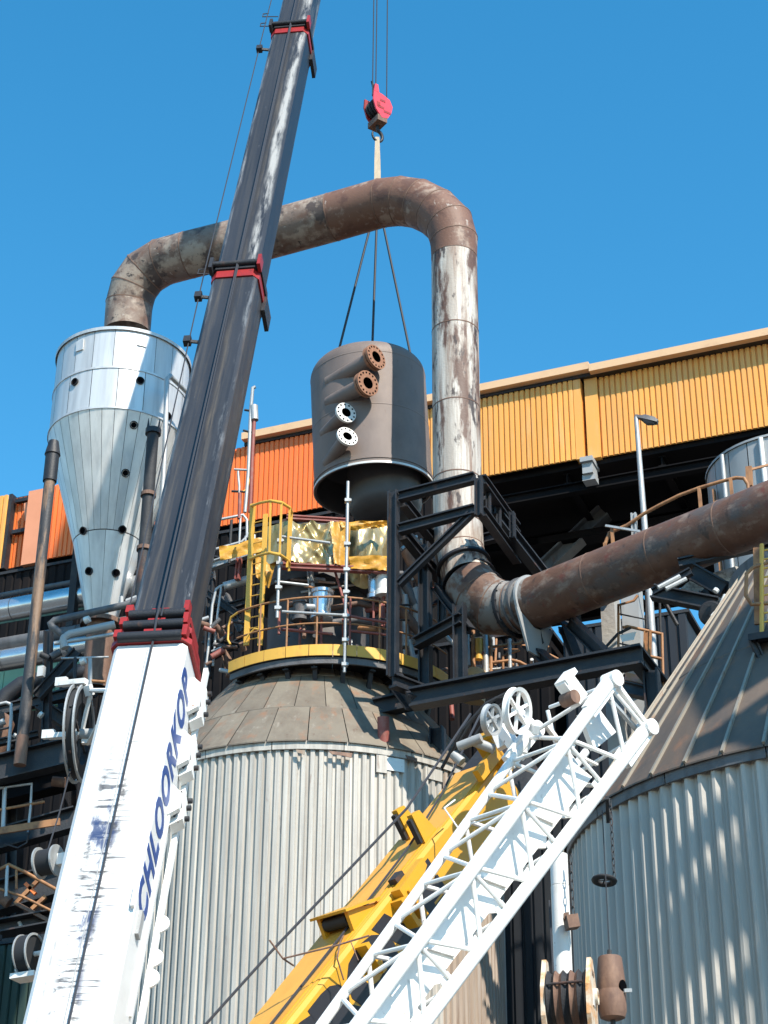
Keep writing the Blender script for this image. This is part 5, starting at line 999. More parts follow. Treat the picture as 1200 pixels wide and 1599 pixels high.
# scaffold round the neck
def coupler(p, parent): return obj('coupler', MB().box(p, V((0.065, 0, 0)), V((0, 0.065, 0)), UP * 0.04).box(p + V((0.06, -0.03, 0)), V((0.03, 0, 0)), V((0, 0.03, 0)), UP * 0.025), m_galv, parent)
scf = thing('scaffold', 'galvanised scaffold poles and couplers in front of the gold foil wrapped neck', 'scaffold', P(541, 1048, 38.75))
for (px, y0, y1, Y, cs) in ((541, 752, 1050, 38.75, (782, 850, 890, 925, 962, 1000, 1038)), (436, 815, 965, 39.0, (845, 880, 918, 950)), (478, 960, 1040, 41.0, (980,))):
    a, b = P(px, y1, Y), P(px, y0, Y); m_ = P(px, (y0 + y1) / 2, Y); a = V((m_.x, Y, a.z)); b = V((m_.x, Y, b.z))
    obj('standard', MB().tube([a, b], 0.037, 10), m_galv, scf, smooth=40)
    for c in cs: coupler(V((m_.x, Y, P(px, c, Y).z)), scf)
for (a, b, y0, y1, m) in (((441, 838), (516, 848), 39.1, 39.0, m_galv), ((430, 908), (482, 914), 39.1, 39.3, m_galv), ((441, 955), (542, 961), 39.0, 38.8, m_galv), ((436, 950), (436, 990), 39.2, 39.2, m_rred), ((440, 983), (520, 990), 39.3, 39.1, m_rred), ((545, 962), (610, 973), 38.8, 39.0, m_rred), ((545, 985), (612, 992), 39.0, 39.2, m_rred), ((470, 925), (610, 905), 40.3, 40.3, m_grey), ((520, 880), (545, 965), 40.0, 39.6, m_rred)):
    obj('ledger', MB().tube([P(*a, y0), P(*b, y1)], 0.033, 10), m, scf, smooth=40)
ib('beam', scf, P(441, 884, 39.6), P(612, 892, 39.6), 0.14, 0.14, m_rred); ib('beam', scf, P(441, 876, 40.0), P(545, 884, 40.0), 0.14, 0.14, m_rred); ib('beam', scf, P(448, 808, 40.1), P(545, 814, 40.1), 0.12, 0.12, m_rred)
ib('beam', scf, P(484, 886, 39.9), P(490, 958, 39.9), 0.12, 0.12, m_grey)
# tank neck with its bright valves
nk = thing('tank_neck', 'dark flanged neck rising from the pale tank cone behind the scaffold, with bright valves', 'pipe', V((CL.x, 42.0, znL)))
obj('barrel', MB().lathe([(1.25, znL), (1.25, znL + 2.2), (1.55, znL + 2.2), (1.55, znL + 2.35), (1.2, znL + 2.36), (1.2, znL + 3.4), (1.7, znL + 3.4), (1.7, znL + 3.6), (1.0, znL + 3.6)], V((CL.x, 42.0, 0)), n=40), m_vdark, nk, smooth=35)
for (px, py, Y, r, h, m) in ((503, 945, 39.8, 0.24, 0.75, m_silver2), (584, 915, 39.9, 0.15, 0.7, m_silver2), (600, 908, 39.8, 0.2, 0.8, m_white), (470, 955, 40.1, 0.18, 0.5, m_darkgrey)):
    q = P(px, py, Y); vb = obj('valve_body', MB().lathe([(0.001, h / 2), (r, h / 2), (r * 1.15, h * 0.46), (r * 1.15, h * 0.36), (r, h * 0.34), (r * 0.85, -h * 0.3), (r * 1.1, -h * 0.36), (r * 1.1, -h / 2), (0.001, -h / 2)], q, n=24), m, nk, smooth=35)
    obj('spindle', MB().tube([q - UP * h / 2, q - UP * (h / 2 + 0.8)], 0.03, 8), m_rred, vb)
for (pts, r, m) in ((((450, 945), (480, 938), (520, 950), (560, 942), (612, 955)), 0.07, m_rustblk), (((455, 965), (500, 975), (560, 968), (615, 978)), 0.09, m_darkgrey), (((470, 905), (505, 898), (540, 912), (575, 890)), 0.06, m_dark)):
    obj('pipe_run', MB().tube([P(a, b, 40.3) for a, b in pts], r, 10), m, nk, smooth=50)
random.seed(23)
for k in range(26):
    x, y = random.uniform(448, 612), random.uniform(892, 1000); vert = random.random() < 0.45; L = random.uniform(15, 70)
    a = P(x, y, 40.5 - random.random() * 0.9); b = P(x + (0 if vert else L), y + (L * 0.6 if vert else L * random.uniform(-0.1, 0.16)), 40.3 - random.random() * 0.6)
    obj('pipe_run', MB().tube([a, b], random.choice((0.022, 0.03, 0.03, 0.05, 0.07)), 8), random.choice((m_rred, m_galv, m_dark, m_rustblk, m_orail, m_darkgrey)), nk, smooth=50)
# gold foil wraps and yellow film
fo = MB().sheet(P(452, 809, 39.9), P(523, 813, 39.7), P(522, 882, 39.5), P(449, 874, 39.7), 44, 34, 0.22, 1.3, 3.0, 0.01)
gf = obj('gold_foil', fo, m_gold, smooth=70, org=P(452, 880, 39.8)); tag(gf, 'crumpled flat sheet of gold foil tied across the scaffold', 'foil sheet', 'gold foil wraps')
fo = MB(); loops = []
for j in range(17):
    v = j / 16; row = []
    for i in range(25):
        u_ = i / 24; px = 541 + 66 * u_ + 2 * math.sin(v * 5); py = 812 + (6 * u_) + (86 + 18 * math.sin(math.pi * min(1, u_ * 1.15))) * v
        bul = math.sin(math.pi * u_) * math.sin(math.pi * min(1, v * 0.75 + 0.15)) * 0.55
        p = P(px, py, 40.2 - bul); row.append(p + V((0, 1, 0)) * (0.22 * abs(mnoise.noise(V((u_ * 3 + v, v * 2, 9)))) + 0.12 * abs(mnoise.noise(V((u_ * 7 - v * 3, v * 4, 3))))) )
    loops.append(row)
vs = [p for r in loops for p in r]; fs = [(j * 25 + i, j * 25 + i + 1, (j + 1) * 25 + i + 1, (j + 1) * 25 + i) for j in range(16) for i in range(24)]; fo.add(vs, fs)
tag(obj('gold_foil', fo, m_gold, smooth=70, org=P(575, 900, 40)), 'bulging bag of gold foil hanging next to the black support frame post', 'foil sheet', 'gold foil wraps')
fo = MB().sheet(P(418, 822, 40.4), P(452, 812, 40.1), P(450, 872, 40.1), P(400, 885, 40.6), 14, 12, 0.10, 1.4, 8.0, 0.01)
tag(obj('gold_foil', fo, m_gold, smooth=70, org=P(430, 870, 40.3)), 'shaded end of gold foil seen through the yellow ladder cage', 'foil sheet', 'gold foil wraps')
for pts, lb in ((((516, 812), (548, 816), (544, 884), (522, 878)), 'yellow plastic film bunched between the flat gold foil and the bulging foil bag'), (((545, 868), (606, 866), (606, 890), (548, 886)), 'band of yellow plastic film tied round the bulging gold foil bag'), (((342, 852), (410, 838), (408, 860), (344, 874)), 'strip of yellow plastic film between the black boom and the caged ladder'), (((398, 868), (432, 876), (420, 915), (400, 900)), 'torn yellow plastic film dangling under the caged ladder hoop'), (((530, 813), (606, 812), (604, 822), (535, 826)), 'yellow plastic film edging the top of the bulging gold foil bag')):
    Y = 39.45 if pts[0][0] > 500 else 40.4
    tag(obj('plastic_film', MB().sheet(*[P(a, b, Y) for a, b in pts], 14, 6, 0.13, 1.3, pts[0][0] * 0.1, 0.008), m_ysheet, smooth=70, org=P(*pts[3], Y)), lb, 'plastic film', 'yellow plastic film strips')

# ------------------------------------------------------------------ access walkway between the boom and the yellow ladder
wk = thing('access_walkway', 'grey railed walkway and pipe stack showing between the black boom and orange gallery', 'walkway', P(360, 900, 41.0))
ib('beam', wk, P(318, 888, 41.5), P(392, 862, 41.0), 0.16, 0.22, m_grey)
for pts, r, m in ((((335, 858), (378, 846), (386, 838), (386, 812), (380, 804), (340, 812)), 0.035, m_galv), (((362, 812), (358, 880)), 0.035, m_dark), (((376, 806), (374, 850)), 0.03, m_galv),
                  (((383, 800), (388, 740), (390, 690), (392, 640), (395, 606), (399, 604)), 0.045, m_galv), (((391, 800), (394, 720), (397, 660), (398, 634)), 0.05, m_rred), (((372, 736), (374, 760), (373, 800)), 0.03, m_galv), (((366, 733), (388, 734)), 0.03, m_galv), (((388, 742), (389, 752), (386, 764), (380, 768)), 0.03, m_yrail), (((375, 770), (374, 810)), 0.05, m_rred), (((362, 767), (384, 768)), 0.03, m_dark),
                  (((386, 905), (345, 915), (338, 920), (332, 945), (328, 990), (322, 1045)), 0.035, m_galv), (((346, 915), (340, 960), (333, 1040)), 0.03, m_galv), (((382, 640), (394, 642)), 0.03, m_dark), (((380, 672), (396, 676)), 0.03, m_dark), (((384, 860), (384, 838), (390, 832), (398, 836), (398, 868)), 0.03, m_galv)):
    obj('pipe' if len(pts) > 2 else 'rail', MB().tube([P(a, b, 41.0) for a, b in pts], r, 8), m, wk, smooth=50)
obj('pipe_sleeve', MB().tube([P(398, 656, 41.0), P(397, 634, 41.0)], 0.1, 12), m_galv, wk, smooth=40)
obj('pipe', MB().tube([P(392, 904, 41.0), P(350, 916, 41.0)], 0.11, 12), m_galv, wk, smooth=40)
ib('post', wk, P(371, 905, 40.8), P(374, 872, 40.8), 0.12, 0.12, m_rred)
for (a, b, c) in (((330, 955), (384, 940), m_dark), ((318, 1000), (372, 1010), m_dark), ((322, 1030), (380, 1000), m_black), ((345, 985), (360, 1055), m_rustblk), ((330, 905), (325, 1060), m_dark), ((300, 870), (384, 880), m_black), ((316, 920), (372, 960), m_black), ((352, 930), (378, 985), m_darkgrey)):
    ib('beam', wk, P(*a, 41.6), P(*b, 41.3), 0.14, 0.18, c)
random.seed(11)
for k in range(16):
    a = P(random.uniform(322, 380), random.uniform(960, 1050), 40.8); d = V((random.uniform(-1, 1), random.uniform(-.5, .5), random.uniform(-.6, .6))).normalized()
    obj('pipe_fitting', MB().tube([a, a + d * random.uniform(0.15, 0.5)], random.uniform(0.03, 0.08), 10), random.choice((m_rred, m_darkgrey, m_dark, m_galv, m_rustblk)), wk, smooth=40)

# ------------------------------------------------------------------ pipe bridge and steelwork at the far left edge
pole = P(57, 950, 40.0)
t = thing('rusty_stack', 'tall rusty steel stack with a black cowl in front of the orange gallery wall', 'pipe', V((pole.x, 40.0, P(38, 1195, 40).z)))
pr_ = 9.0 * mpp(pole); zcap = P(72, 752, 40.0).z
obj('barrel', MB().tube([V((pole.x, 40, P(38, 1150, 40).z)), V((pole.x, 40, zcap))], pr_, 20), mat('rust_streaked_stack', (0.035, 0.033, 0.035), 0.6, 0, [((0.24, 0.145, 0.085), (4, 4, 0.6), 0.50, 0.58, 0.85, 8), ((0.08, 0.075, 0.075), (6, 6, 1), 0.5, 0.7, 0.6)], 0.2, 20), t, smooth=40)
obj('foot_sleeve', MB().tube([V((pole.x, 40, P(38, 1195, 40).z)), V((pole.x, 40, P(38, 1150, 40).z))], pr_ * 1.06, 20), m_rustblk, t, smooth=40)
zc2 = P(74, 695, 40.0).z
obj('cowl', MB().lathe([(pr_ * 1.25, zcap), (pr_ * 1.25, zc2 - 0.3), (pr_ * 1.45, zc2 - 0.28), (pr_ * 0.9, zc2 + 0.1), (0.001, zc2 + 0.1)], V((pole.x, 40, 0)), n=24), m_black, t, smooth=35)
def gdir(px, py, Y, px2):           # a level run in the gallery's direction through the ray at (px,py,Y), up to column px2
    a = P(px, py, Y); d = GX; lo, hi = -30.0, 30.0
    for _ in range(50):
        m = (lo + hi) / 2
        if proj(a + d * m)[0] < px2: lo = m
        else: hi = m
    return a + d * lo
def gpipe(name, label, px, py, Y, x0, x1, rpx, m, rings=0, cat='pipe', group=None):
    a, b = gdir(px, py, Y, x0), gdir(px, py, Y, x1); r = rpx * mpp(P(px, py, Y)); t = thing(name, label, cat, a, group)
    n = max(1, rings)
    for k in range(n): obj('jacket', MB().tube([lerp(a, b, k / n), lerp(a, b, (k + 1) / n - 0.002)], r * (1 + 0.004 * (k % 2)), 28), m, t, smooth=40)
    return t
gpipe('jacketed_pipe', 'shiny metal-jacketed pipe, the upper and thickest, passing behind the silver hopper tip', 60, 945, 44.5, -260, 330, 19, m_silver2, 6)
gpipe('thin_pipe', 'thin grey pipe running just above the thickest shiny jacketed pipe', 60, 919, 44.6, -260, 330, 4, m_darkgrey, 3)
gpipe('bare_pipe', 'plain dark grey pipe between the two shiny jacketed pipes', 60, 997, 44.2, -260, 260, 11, m_darkgrey, 4)
gpipe('jacketed_pipe', 'shiny metal-jacketed pipe just above the pale green wall', 60, 1022, 44.0, -260, 200, 17, m_silver2, 5)
gpipe('black_pipe', 'black pipe crossing in front of the pale green wall', 60, 1095, 43.4, -260, 150, 9, m_black, 2)
bw = thing('bent_black_pipe', 'fat black pipe bending upward in front of the pale green wall', 'pipe', P(20, 1100, 43.0))
obj('bend', MB().tube([P(-20, 1130, 43), P(-4, 1108, 43), P(12, 1086, 43), P(34, 1070, 43), P(80, 1058, 43), P(150, 1048, 43)], 0.22, 18), m_black, bw, smooth=50)
tk = thing('rusty_drum_end', 'rounded rusty vessel end at the picture edge below the pale green wall', 'tank', P(-10, 1110, 42))
obj('shell', MB().lathe([(0.001, 0.2), (0.35, 0.14), (0.5, 0), (0.5, -0.9), (0.001, -0.95)], P(-8, 1122, 42), V((0.25, -0.1, 1)), n=32), m_rustblk, tk, smooth=50)
rk = thing('steel_pipe_rack', 'black steel pipe rack of beams, braces and rails left of the white boom', 'steel frame', P(30, 1400, 41.0))
def rb_(name, a, b, Y, w_, h_, m=m_black, Y2=None): return ib(name, rk, P(*a, Y), P(*b, Y2 or Y), w_, h_, m)
rb_('beam', (-60, 1216), (122, 1172), 40.4, 0.4, 0.62); rb_('brace', (58, 1088), (122, 1018), 41, 0.24, 0.24, m_dark)
rb_('column', (72, 1180), (76, 985), 41.2, 0.14, 0.2); rb_('beam', (0, 1110), (130, 1078), 42.5, 0.2, 0.26); rb_('beam', (-40, 1168), (60, 1146), 41.5, 0.16, 0.16, m_dark)
rb_('beam', (50, 1190), (130, 1140), 42.5, 0.4, 0.5); rb_('brace', (62, 1100), (120, 1140), 42.0, 0.3, 0.3); rb_('beam', (-60, 1330), (120, 1278), 41, 0.4, 0.5); rb_('beam', (-60, 1420), (110, 1370), 41.5, 0.5, 0.7)
rb_('column', (20, 1600), (25, 1160), 42.5, 0.30, 0.30); rb_('column', (112, 1600), (118, 1200), 42.5, 0.36, 0.36); rb_('beam', (-60, 1462), (110, 1430), 41, 0.6, 0.3); rb_('beam', (60, 1062), (130, 1046), 43, 0.24, 0.26)
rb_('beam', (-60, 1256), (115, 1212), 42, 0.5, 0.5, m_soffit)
for (pts, r, m) in ((((-40, 1108), (10, 1097), (18, 1100), (18, 1118), (12, 1196)), 0.04, m_galv), (((-40, 1147), (16, 1136)), 0.03, m_dark), (((-10, 1232), (50, 1224), (48, 1262), (44, 1300)), 0.03, m_galv), (((8, 1230), (5, 1298)), 0.05, m_galv), (((-20, 1268), (70, 1252)), 0.035, m_orail),
                    (((8, 1318), (28, 1324), (42, 1316), (48, 1290)), 0.02, m_rope), (((-10, 1362), (14, 1350), (40, 1362), (90, 1390)), 0.04, m_orail), (((0, 1388), (36, 1400), (84, 1424)), 0.03, m_orail), (((12, 1352), (10, 1400)), 0.04, m_galv), (((26, 1358), (26, 1388)), 0.03, m_orail)):
    obj('rail', MB().tube([P(a, b, 40.6) for a, b in pts], r, 8), m, rk, smooth=50)
obj('kick_board', MB().beam(P(-30, 1302, 40.5), P(94, 1283, 40.2), 0.05, 0.16), m_orail, rk)
for (a, b, m) in (((24, 1412), (60, 1375), m_orail), ((50, 1420), (72, 1400), m_orail), ((24, 1410), (76, 1438), m_rustblk), ((40, 1380), (56, 1396), m_oclad)): obj('bracing', MB().beam(P(*a, 40.8), P(*b, 40.8), 0.12, 0.08), m, rk)
for (a, b, r, m) in (((80, 1026), (95, 1018), 0.09, m_darkgrey), ((64, 1022), (78, 1028), 0.07, m_dark), ((106, 1012), (112, 1020), 0.08, m_darkgrey), ((30, 1150), (44, 1147), 0.06, m_galv), ((0, 1130), (8, 1126), 0.08, m_galv), ((62, 1115), (66, 1118), 0.08, m_flwhite), ((22, 1148), (26, 1150), 0.06, m_galv), ((30, 1440), (36, 1452), 0.05, m_galv), ((82, 1220), (102, 1222), 0.12, m_rustblk), ((-5, 1395), (15, 1410), 0.14, m_rustblk)):
    obj('fitting', MB().tube([P(*a, 41), P(*b, 41)], r, 10), m, rk, smooth=40)
obj('sign_box', MB().box(P(65, 1049, 40.8), GX * 0.08, GY * 0.06, UP * 0.13), m_flwhite, rk)
# handrails on a low platform right of the stack, near the boom collars
lp = thing('pipe_loops', 'grey bent service pipes looping out beside the red boom collars', 'pipe', P(100, 1000, 40))
for pts, r, m in ((((215, 937), (195, 945), (86, 969), (80, 974), (82, 979), (100, 992)), 0.085, m_darkgrey), (((180, 975), (110, 990), (101, 995), (99, 1002), (102, 1012)), 0.095, m_grey), (((85, 1005), (140, 997), (178, 990)), 0.045, m_galv), (((96, 1028), (170, 1026)), 0.025, m_galv), (((118, 1027), (117, 1060)), 0.04, m_dark), (((141, 1027), (141, 1095)), 0.05, m_grey), (((140, 1063), (165, 1065)), 0.035, m_orail)):
    obj('pipe', MB().tube([P(a, b, 39.0) for a, b in pts], r, 12), m, lp, smooth=50)
for q in (P(130, 1033, 39), P(136, 968, 39)): obj('pale_cap', MB().lathe([(0.001, 0.09), (0.08, 0.07), (0.09, -0.05), (0.001, -0.08)], q, V((0.8, -0.3, 0.2)), n=16), m_flwhite, lp, smooth=50)
obj('valve_yoke', MB().box(P(205, 938, 39), V((0.12, 0, 0.05)), V((0, 0.05, 0)), UP * 0.07).tube([P(190, 932, 39), P(190, 946, 39)], 0.05, 8), m_grey, lp)

# ------------------------------------------------------------------ behind the rusty duct, right side
lmp = P(1003, 760, 38.6); lt = thing('street_lamp', 'tall grey lamp post with a dark lamp head behind the rusty duct', 'street lamp', V((lmp.x, lmp.y, P(1008, 900, 38.6).z)))
zt_ = P(998, 652, 38.6).z; zb_ = P(1008, 900, 38.6).z
obj('pole', MB().tube([V((lmp.x, 38.6, zb_ - 8)), V((lmp.x, 38.6, zb_ + 1.2))], 0.085, 14).tube([V((lmp.x, 38.6, zb_ + 1.2)), V((lmp.x - 0.03, 38.6, zt_))], [0.072, 0.055], 14), m_galv, lt, smooth=40)
l0 = V((lmp.x - 0.03, 38.6, zt_ + 0.02)); ld = (P(1038, 662, 38.4) - l0).normalized(); lr = ld.cross(UP).normalized(); lu = lr.cross(ld)
obj('lamp_head', MB().loft([[l0 + ld * s + lr * (a * w_) + lu * (b * h_) for a, b in ((-1, -.5), (-.6, 1), (.6, 1), (1, -.5))] for s, w_, h_ in ((-0.03, 0.05, 0.05), (0.12, 0.06, 0.06), (0.2, 0.11, 0.09), (0.45, 0.12, 0.09), (0.56, 0.08, 0.05))]), m_darkgrey, lt, smooth=40)
obj('lens', MB().loft([[l0 + ld * s + lr * (a * w_) - lu * (0.05 + h_ * b) for a, b in ((-1, 0), (1, 0), (.6, 1), (-.6, 1))] for s, w_, h_ in ((0.22, 0.09, 0.03), (0.34, 0.10, 0.07), (0.50, 0.07, 0.03))]), m_glass, lt, smooth=40)
# curved handrail climbing behind the duct
hrl = thing('curved_handrail', 'rusty handrail curving up behind the rusty duct towards the grey silo', 'handrail', P(950, 860, 37.0))
pts = [(945, 850), (952, 832), (980, 820), (1006, 802), (1030, 789), (1060, 774), (1092, 762), (1125, 752), (1150, 746), (1162, 747), (1168, 756), (1170, 775)]
Ys = [37.4, 37.4, 37.2, 37.0, 36.8, 36.6, 36.4, 36.2, 36.1, 36.0, 36.0, 36.0]
obj('top_rail', MB().tube([P(a, b, y) for (a, b), y in zip(pts, Ys)], 0.04, 10), m_orail, hrl, smooth=50)
for (a, b, y, c) in ((945, 848, 37.4, 880), (956, 822, 37.3, 870), (1092, 762, 36.4, 800), (1141, 748, 36.1, 800)): q = P(a, b, y); obj('post', MB().beam(q, V((q.x, q.y, P(a, c, y).z - 0.6)), 0.07, 0.07), m_orail, hrl)
obj('mid_rail', MB().beam(P(946, 821, 37.3), P(1000, 830, 37.0), 0.05, 0.05), m_galv, hrl); ib('post', hrl, P(992, 850, 37.2), P(990, 802, 37.2), 0.12, 0.12, m_grey)
# grey silo with its roof rail
SC = P(1236, 770, 40.5); Rs = 128 * mpp(SC)
sl_ = thing('grey_silo', 'blue grey metal silo under the yellow gallery at the picture edge', 'silo', V((SC.x, SC.y, 12)))
zs = P(1236, 742, 40.5).z
for k in range(22):
    d = 2 * math.pi / 22; o_ = MB().lathe([(Rs - 0.02, 12), (Rs, 12), (Rs, zs), (Rs - 0.02, zs)], V((SC.x, SC.y, 0)), n=3, a0=d * k + 0.006, a1=d * (k + 1) - 0.006); obj('shell_panel', o_, m_grey, sl_, smooth=35)
obj('roof', MB().lathe([(Rs + 0.04, zs), (Rs + 0.04, zs + 0.06), (0.001, zs + 0.5)], V((SC.x, SC.y, 0)), n=44), m_grey, sl_, smooth=35)
for a, m in ((-152, m_galv), (-120, m_white)): 
    e = V((math.cos(rad(a)), math.sin(rad(a)), 0)); q = V((SC.x, SC.y, 0)) + e * (Rs + 0.05); obj('stay_pipe', MB().tube([q + UP * 12, q + UP * (zs - 0.02)], 0.06, 10), m, sl_, smooth=40)
q = V((SC.x, SC.y, 0)) + V((math.cos(rad(-163)), math.sin(rad(-163)), 0)) * (Rs + 0.1); obj('ladder_stile', MB().beam(q + UP * 12, q + UP * (zs - 0.8), 0.16, 0.06), m_orail, sl_)
hs = P(1172, 735, 37.0); obj('grab_post', MB().beam(P(1171, 760, 37.4), P(1170, 730, 37.4), 0.14, 0.14).beam(P(1174, 733, 37.4), P(1230, 718, 37.4), 0.05, 0.05), m_orail, sl_)
# caged inspection platform between the tanks
cp = thing('inspection_platform', 'small rusty railed platform with concrete posts under the rusty duct', 'platform', P(1000, 1080, 37.0))
Yc = 37.0
ib('beam', cp, P(974, 1074, Yc), P(1042, 1090, Yc), 0.2, 0.28, m_darkgrey); obj('kick_board', MB().beam(P(976, 1056, Yc - .1), P(1030, 1068, Yc - .1), 0.05, 0.18), mat('orange_brown_board', (0.42, 0.20, 0.10), 0.6, 0, [((0.5, 0.22, 0.2), (3, 3, 3), 0.45, 0.65, 0.8)]), cp)
ib('beam', cp, P(972, 1062, Yc + 1), P(1036, 1078, Yc + 1), 0.2, 0.28, m_black)
for (pts, r, m) in ((((973, 980), (980, 978), (1034, 990), (1036, 1080)), 0.035, m_orail), (((972, 1020), (980, 1017), (1034, 1029)), 0.035, m_orail), (((970, 1028), (1006, 1034)), 0.022, m_galv), (((966, 1030), (966, 945), (990, 938), (996, 930)), 0.03, m_orail), (((1009, 925), (1010, 982)), 0.03, m_dark), (((1030, 925), (1032, 990)), 0.03, m_dark), (((964, 958), (1008, 967)), 0.018, m_dark), (((968, 1005), (1006, 1012)), 0.018, m_dark), (((1030, 925), (1058, 976)), 0.05, m_black), (((1000, 1028), (995, 1045), (998, 1060), (1004, 1060)), 0.03, m_rubber), (((945, 1012), (965, 990), (985, 980)), 0.035, m_rubber)):
    obj('rail', MB().tube([P(a, b, Yc) for a, b in pts], r, 8), m, cp, smooth=50)
ib('post', cp, P(1010, 1062, Yc), P(1012, 985, Yc), 0.1, 0.16, m_orail)
obj('lamp_box', MB().prism([P(968, 992, Yc), P(994, 986, Yc), P(990, 999, Yc), P(972, 1002, Yc)], [P(968, 992, Yc + .3), P(994, 986, Yc + .3), P(990, 999, Yc + .3), P(972, 1002, Yc + .3)]), m_flwhite, cp)
for a, b, nm, Y in (((941, 925, 963, 1030), m_conc, 'concrete_post', 37.9), ((973, 925, 1000, 1065), m_grey, 'grey_post', 38.3)):
    p0, p1 = P(a[0], a[1], Y), P(a[2], a[1], Y); z0, z1 = P(a[0], a[3], Y).z - 3, P(a[0], a[1], Y).z + 0.1
    obj(nm, MB().box(V(((p0.x + p1.x) / 2, Y, (z0 + z1) / 2)), GX * ((p1.x - p0.x) / 2), GY * 0.25, UP * ((z1 - z0) / 2)), b, cp)
for (a, b) in (((1012, 1098), (1004, 1130)), ((1024, 1098), (1014, 1135))): obj('cable', MB().tube([P(*a, 36.5), P(*b, 36.3)], 0.05, 8), m_galv, cp, smooth=40)
# rusted steel lattice pipes between frame and tank (orange clutter under the elbow)
cl = thing('valve_station', 'rusty railings and valve pipes crowded under the rusty elbow', 'pipework', P(740, 1070, 39.6))
for (pts, r, m) in ((((740, 1070), (739, 985)), 0.05, m_orail), (((760, 1068), (758, 990), (752, 985)), 0.07, m_galv), (((767, 1066), (767, 1000), (760, 990)), 0.045, m_orail), (((768, 1035), (800, 1031), (812, 1034), (846, 1052)), 0.04, m_orail), (((785, 1056), (824, 1053), (834, 1056)), 0.03, m_orail), (((770, 1010), (812, 1004), (815, 1000)), 0.035, m_orail), (((797, 1056), (796, 998)), 0.05, m_galv), (((786, 1050), (786, 1024), (812, 1015)), 0.03, m_orail), (((745, 1048), (770, 1045), (782, 1044)), 0.03, m_galv), (((742, 1022), (762, 1020)), 0.06, m_rred), (((748, 998), (748, 1030)), 0.09, m_yrail), (((730, 985), (732, 1040)), 0.05, m_galv), (((858, 1022), (881, 1034)), 0.03, m_orail), (((877, 1044), (884, 1047)), 0.05, m_galv)):
    obj('pipe' if r > 0.04 else 'rail', MB().tube([P(a, b, 39.9) for a, b in pts], r, 10), m, cl, smooth=50)
obj('kick_board', MB().beam(P(776, 1066, 39.9), P(802, 1059, 39.9), 0.05, 0.1), m_yrail, cl)
obj('tank_end', MB().lathe([(0.001, 0.3), (0.2, 0.25), (0.32, 0.05), (0.32, -0.5), (0.001, -0.5)], P(742, 1062, 39.9), V((0.2, -0.1, 1)), n=24), mat('sandy_paint', (0.5, 0.33, 0.16), 0.6), cl, smooth=50)
for (a, b, r, m) in (((636, 840), (700, 905), 0.18, m_rustblk), ((640, 860), (668, 915), 0.22, m_rustblk), ((650, 890), (690, 915), 0.06, m_rred), ((634, 930), (634, 1010), 0.09, m_galv), ((626, 900), (660, 960), 0.12, m_darkgrey), ((626, 955), (670, 1000), 0.14, m_rustblk), ((640, 1000), (655, 1070), 0.06, m_galv), ((632, 1015), (633, 1060), 0.04, m_galv), ((694, 915), (704, 960), 0.08, m_rustblk), ((690, 985), (712, 1010), 0.05, m_galv), ((650, 920), (655, 985), 0.12, m_grey)):
    obj('pipe', MB().tube([P(*a, 40.4), P(*b, 40.4)], r, 14), m, cl, smooth=40)
random.seed(31)
for k in range(30):
    x, y = random.uniform(626, 705), random.uniform(830, 1075); L = random.uniform(12, 60); ang = random.choice((0.2, -0.2, 1.5, 1.5, 0.8, -0.7))
    a = P(x, y, 40.9 + random.random() * 0.8); b = P(x + L * math.cos(ang), y + L * math.sin(ang), 41.0 + random.random() * 0.6)
    obj('pipe', MB().tube([a, b], random.choice((0.03, 0.04, 0.06, 0.1)), 10), random.choice((m_rred, m_galv, m_dark, m_rustblk, m_orail, m_grey, m_darkgrey)), cl, smooth=40)
for k in range(5): obj('cable_box', MB().box(P(652 + 6 * (k % 2), 900 + 24 * k, 40.8), GX * 0.12, GY * 0.08, UP * 0.12), m_grey if k % 2 else m_galv, cl)
random.seed(5)
for k in range(18):
    x, y = random.uniform(734, 835), random.uniform(985, 1056); L = random.uniform(14, 45); vert = random.random() < 0.5
    a = P(x, y, 40.0 + random.random()); b = P(x + (random.uniform(-2, 2) if vert else L), y + (L if vert else L * random.uniform(-0.25, 0.35)), 40.0 + random.random())
    obj('rail', MB().tube([a, b], random.choice((0.022, 0.03, 0.04)), 8), random.choice((m_orail, m_orail, m_galv, m_rred, m_darkgrey)), cl, smooth=40)
# platform edge and ladder on the brown cone, walkway steel at the cone top
cw = thing('cone_ladder', 'rusty ladder and small platform clamped on the brown cone at the picture edge', 'ladder', P(1185, 990, 29.5))
for (pts, r, m) in ((((1200, 878), (1176, 886), (1166, 896), (1165, 930), (1174, 944), (1200, 942)), 0.035, m_orail), (((1190, 850), (1190, 990)), 0.04, m_yrail), (((1206, 850), (1206, 990)), 0.04, m_yrail)):
    obj('rail', MB().tube([P(a, b, 29.6) for a, b in pts], r, 8), m, cw, smooth=50)
obj('stile', MB().beam(P(1182, 856, 29.8), P(1184, 975, 29.8), 0.06, 0.12), m_orail, cw)
for k in range(9): obj('rung', MB().tube([P(1190, 860 + 14 * k, 29.6), P(1206, 857 + 14 * k, 29.6)], 0.018, 6), m_yrail, cw)
obj('deck', MB().prism([P(1168, 990, 29.4), P(1230, 980, 29.0), P(1230, 980, 31.0), P(1168, 990, 31.0)], [P(1168, 990, 29.4) - UP * .12, P(1230, 980, 29.0) - UP * .12, P(1230, 980, 31.0) - UP * .12, P(1168, 990, 31.0) - UP * .12]), m_dark, cw)
for (a, b) in (((1176, 1000), (1192, 1036)), ((1215, 1000), (1195, 1036)), ((1172, 1000), (1225, 992))): ib('bracket', cw, P(*a, 29.5), P(*b, 29.5), 0.12, 0.12)
cs = thing('walkway_steel', 'black steel walkway brackets and bright grating under the rusty duct, atop the brown cone', 'walkway', P(1110, 940, 34))
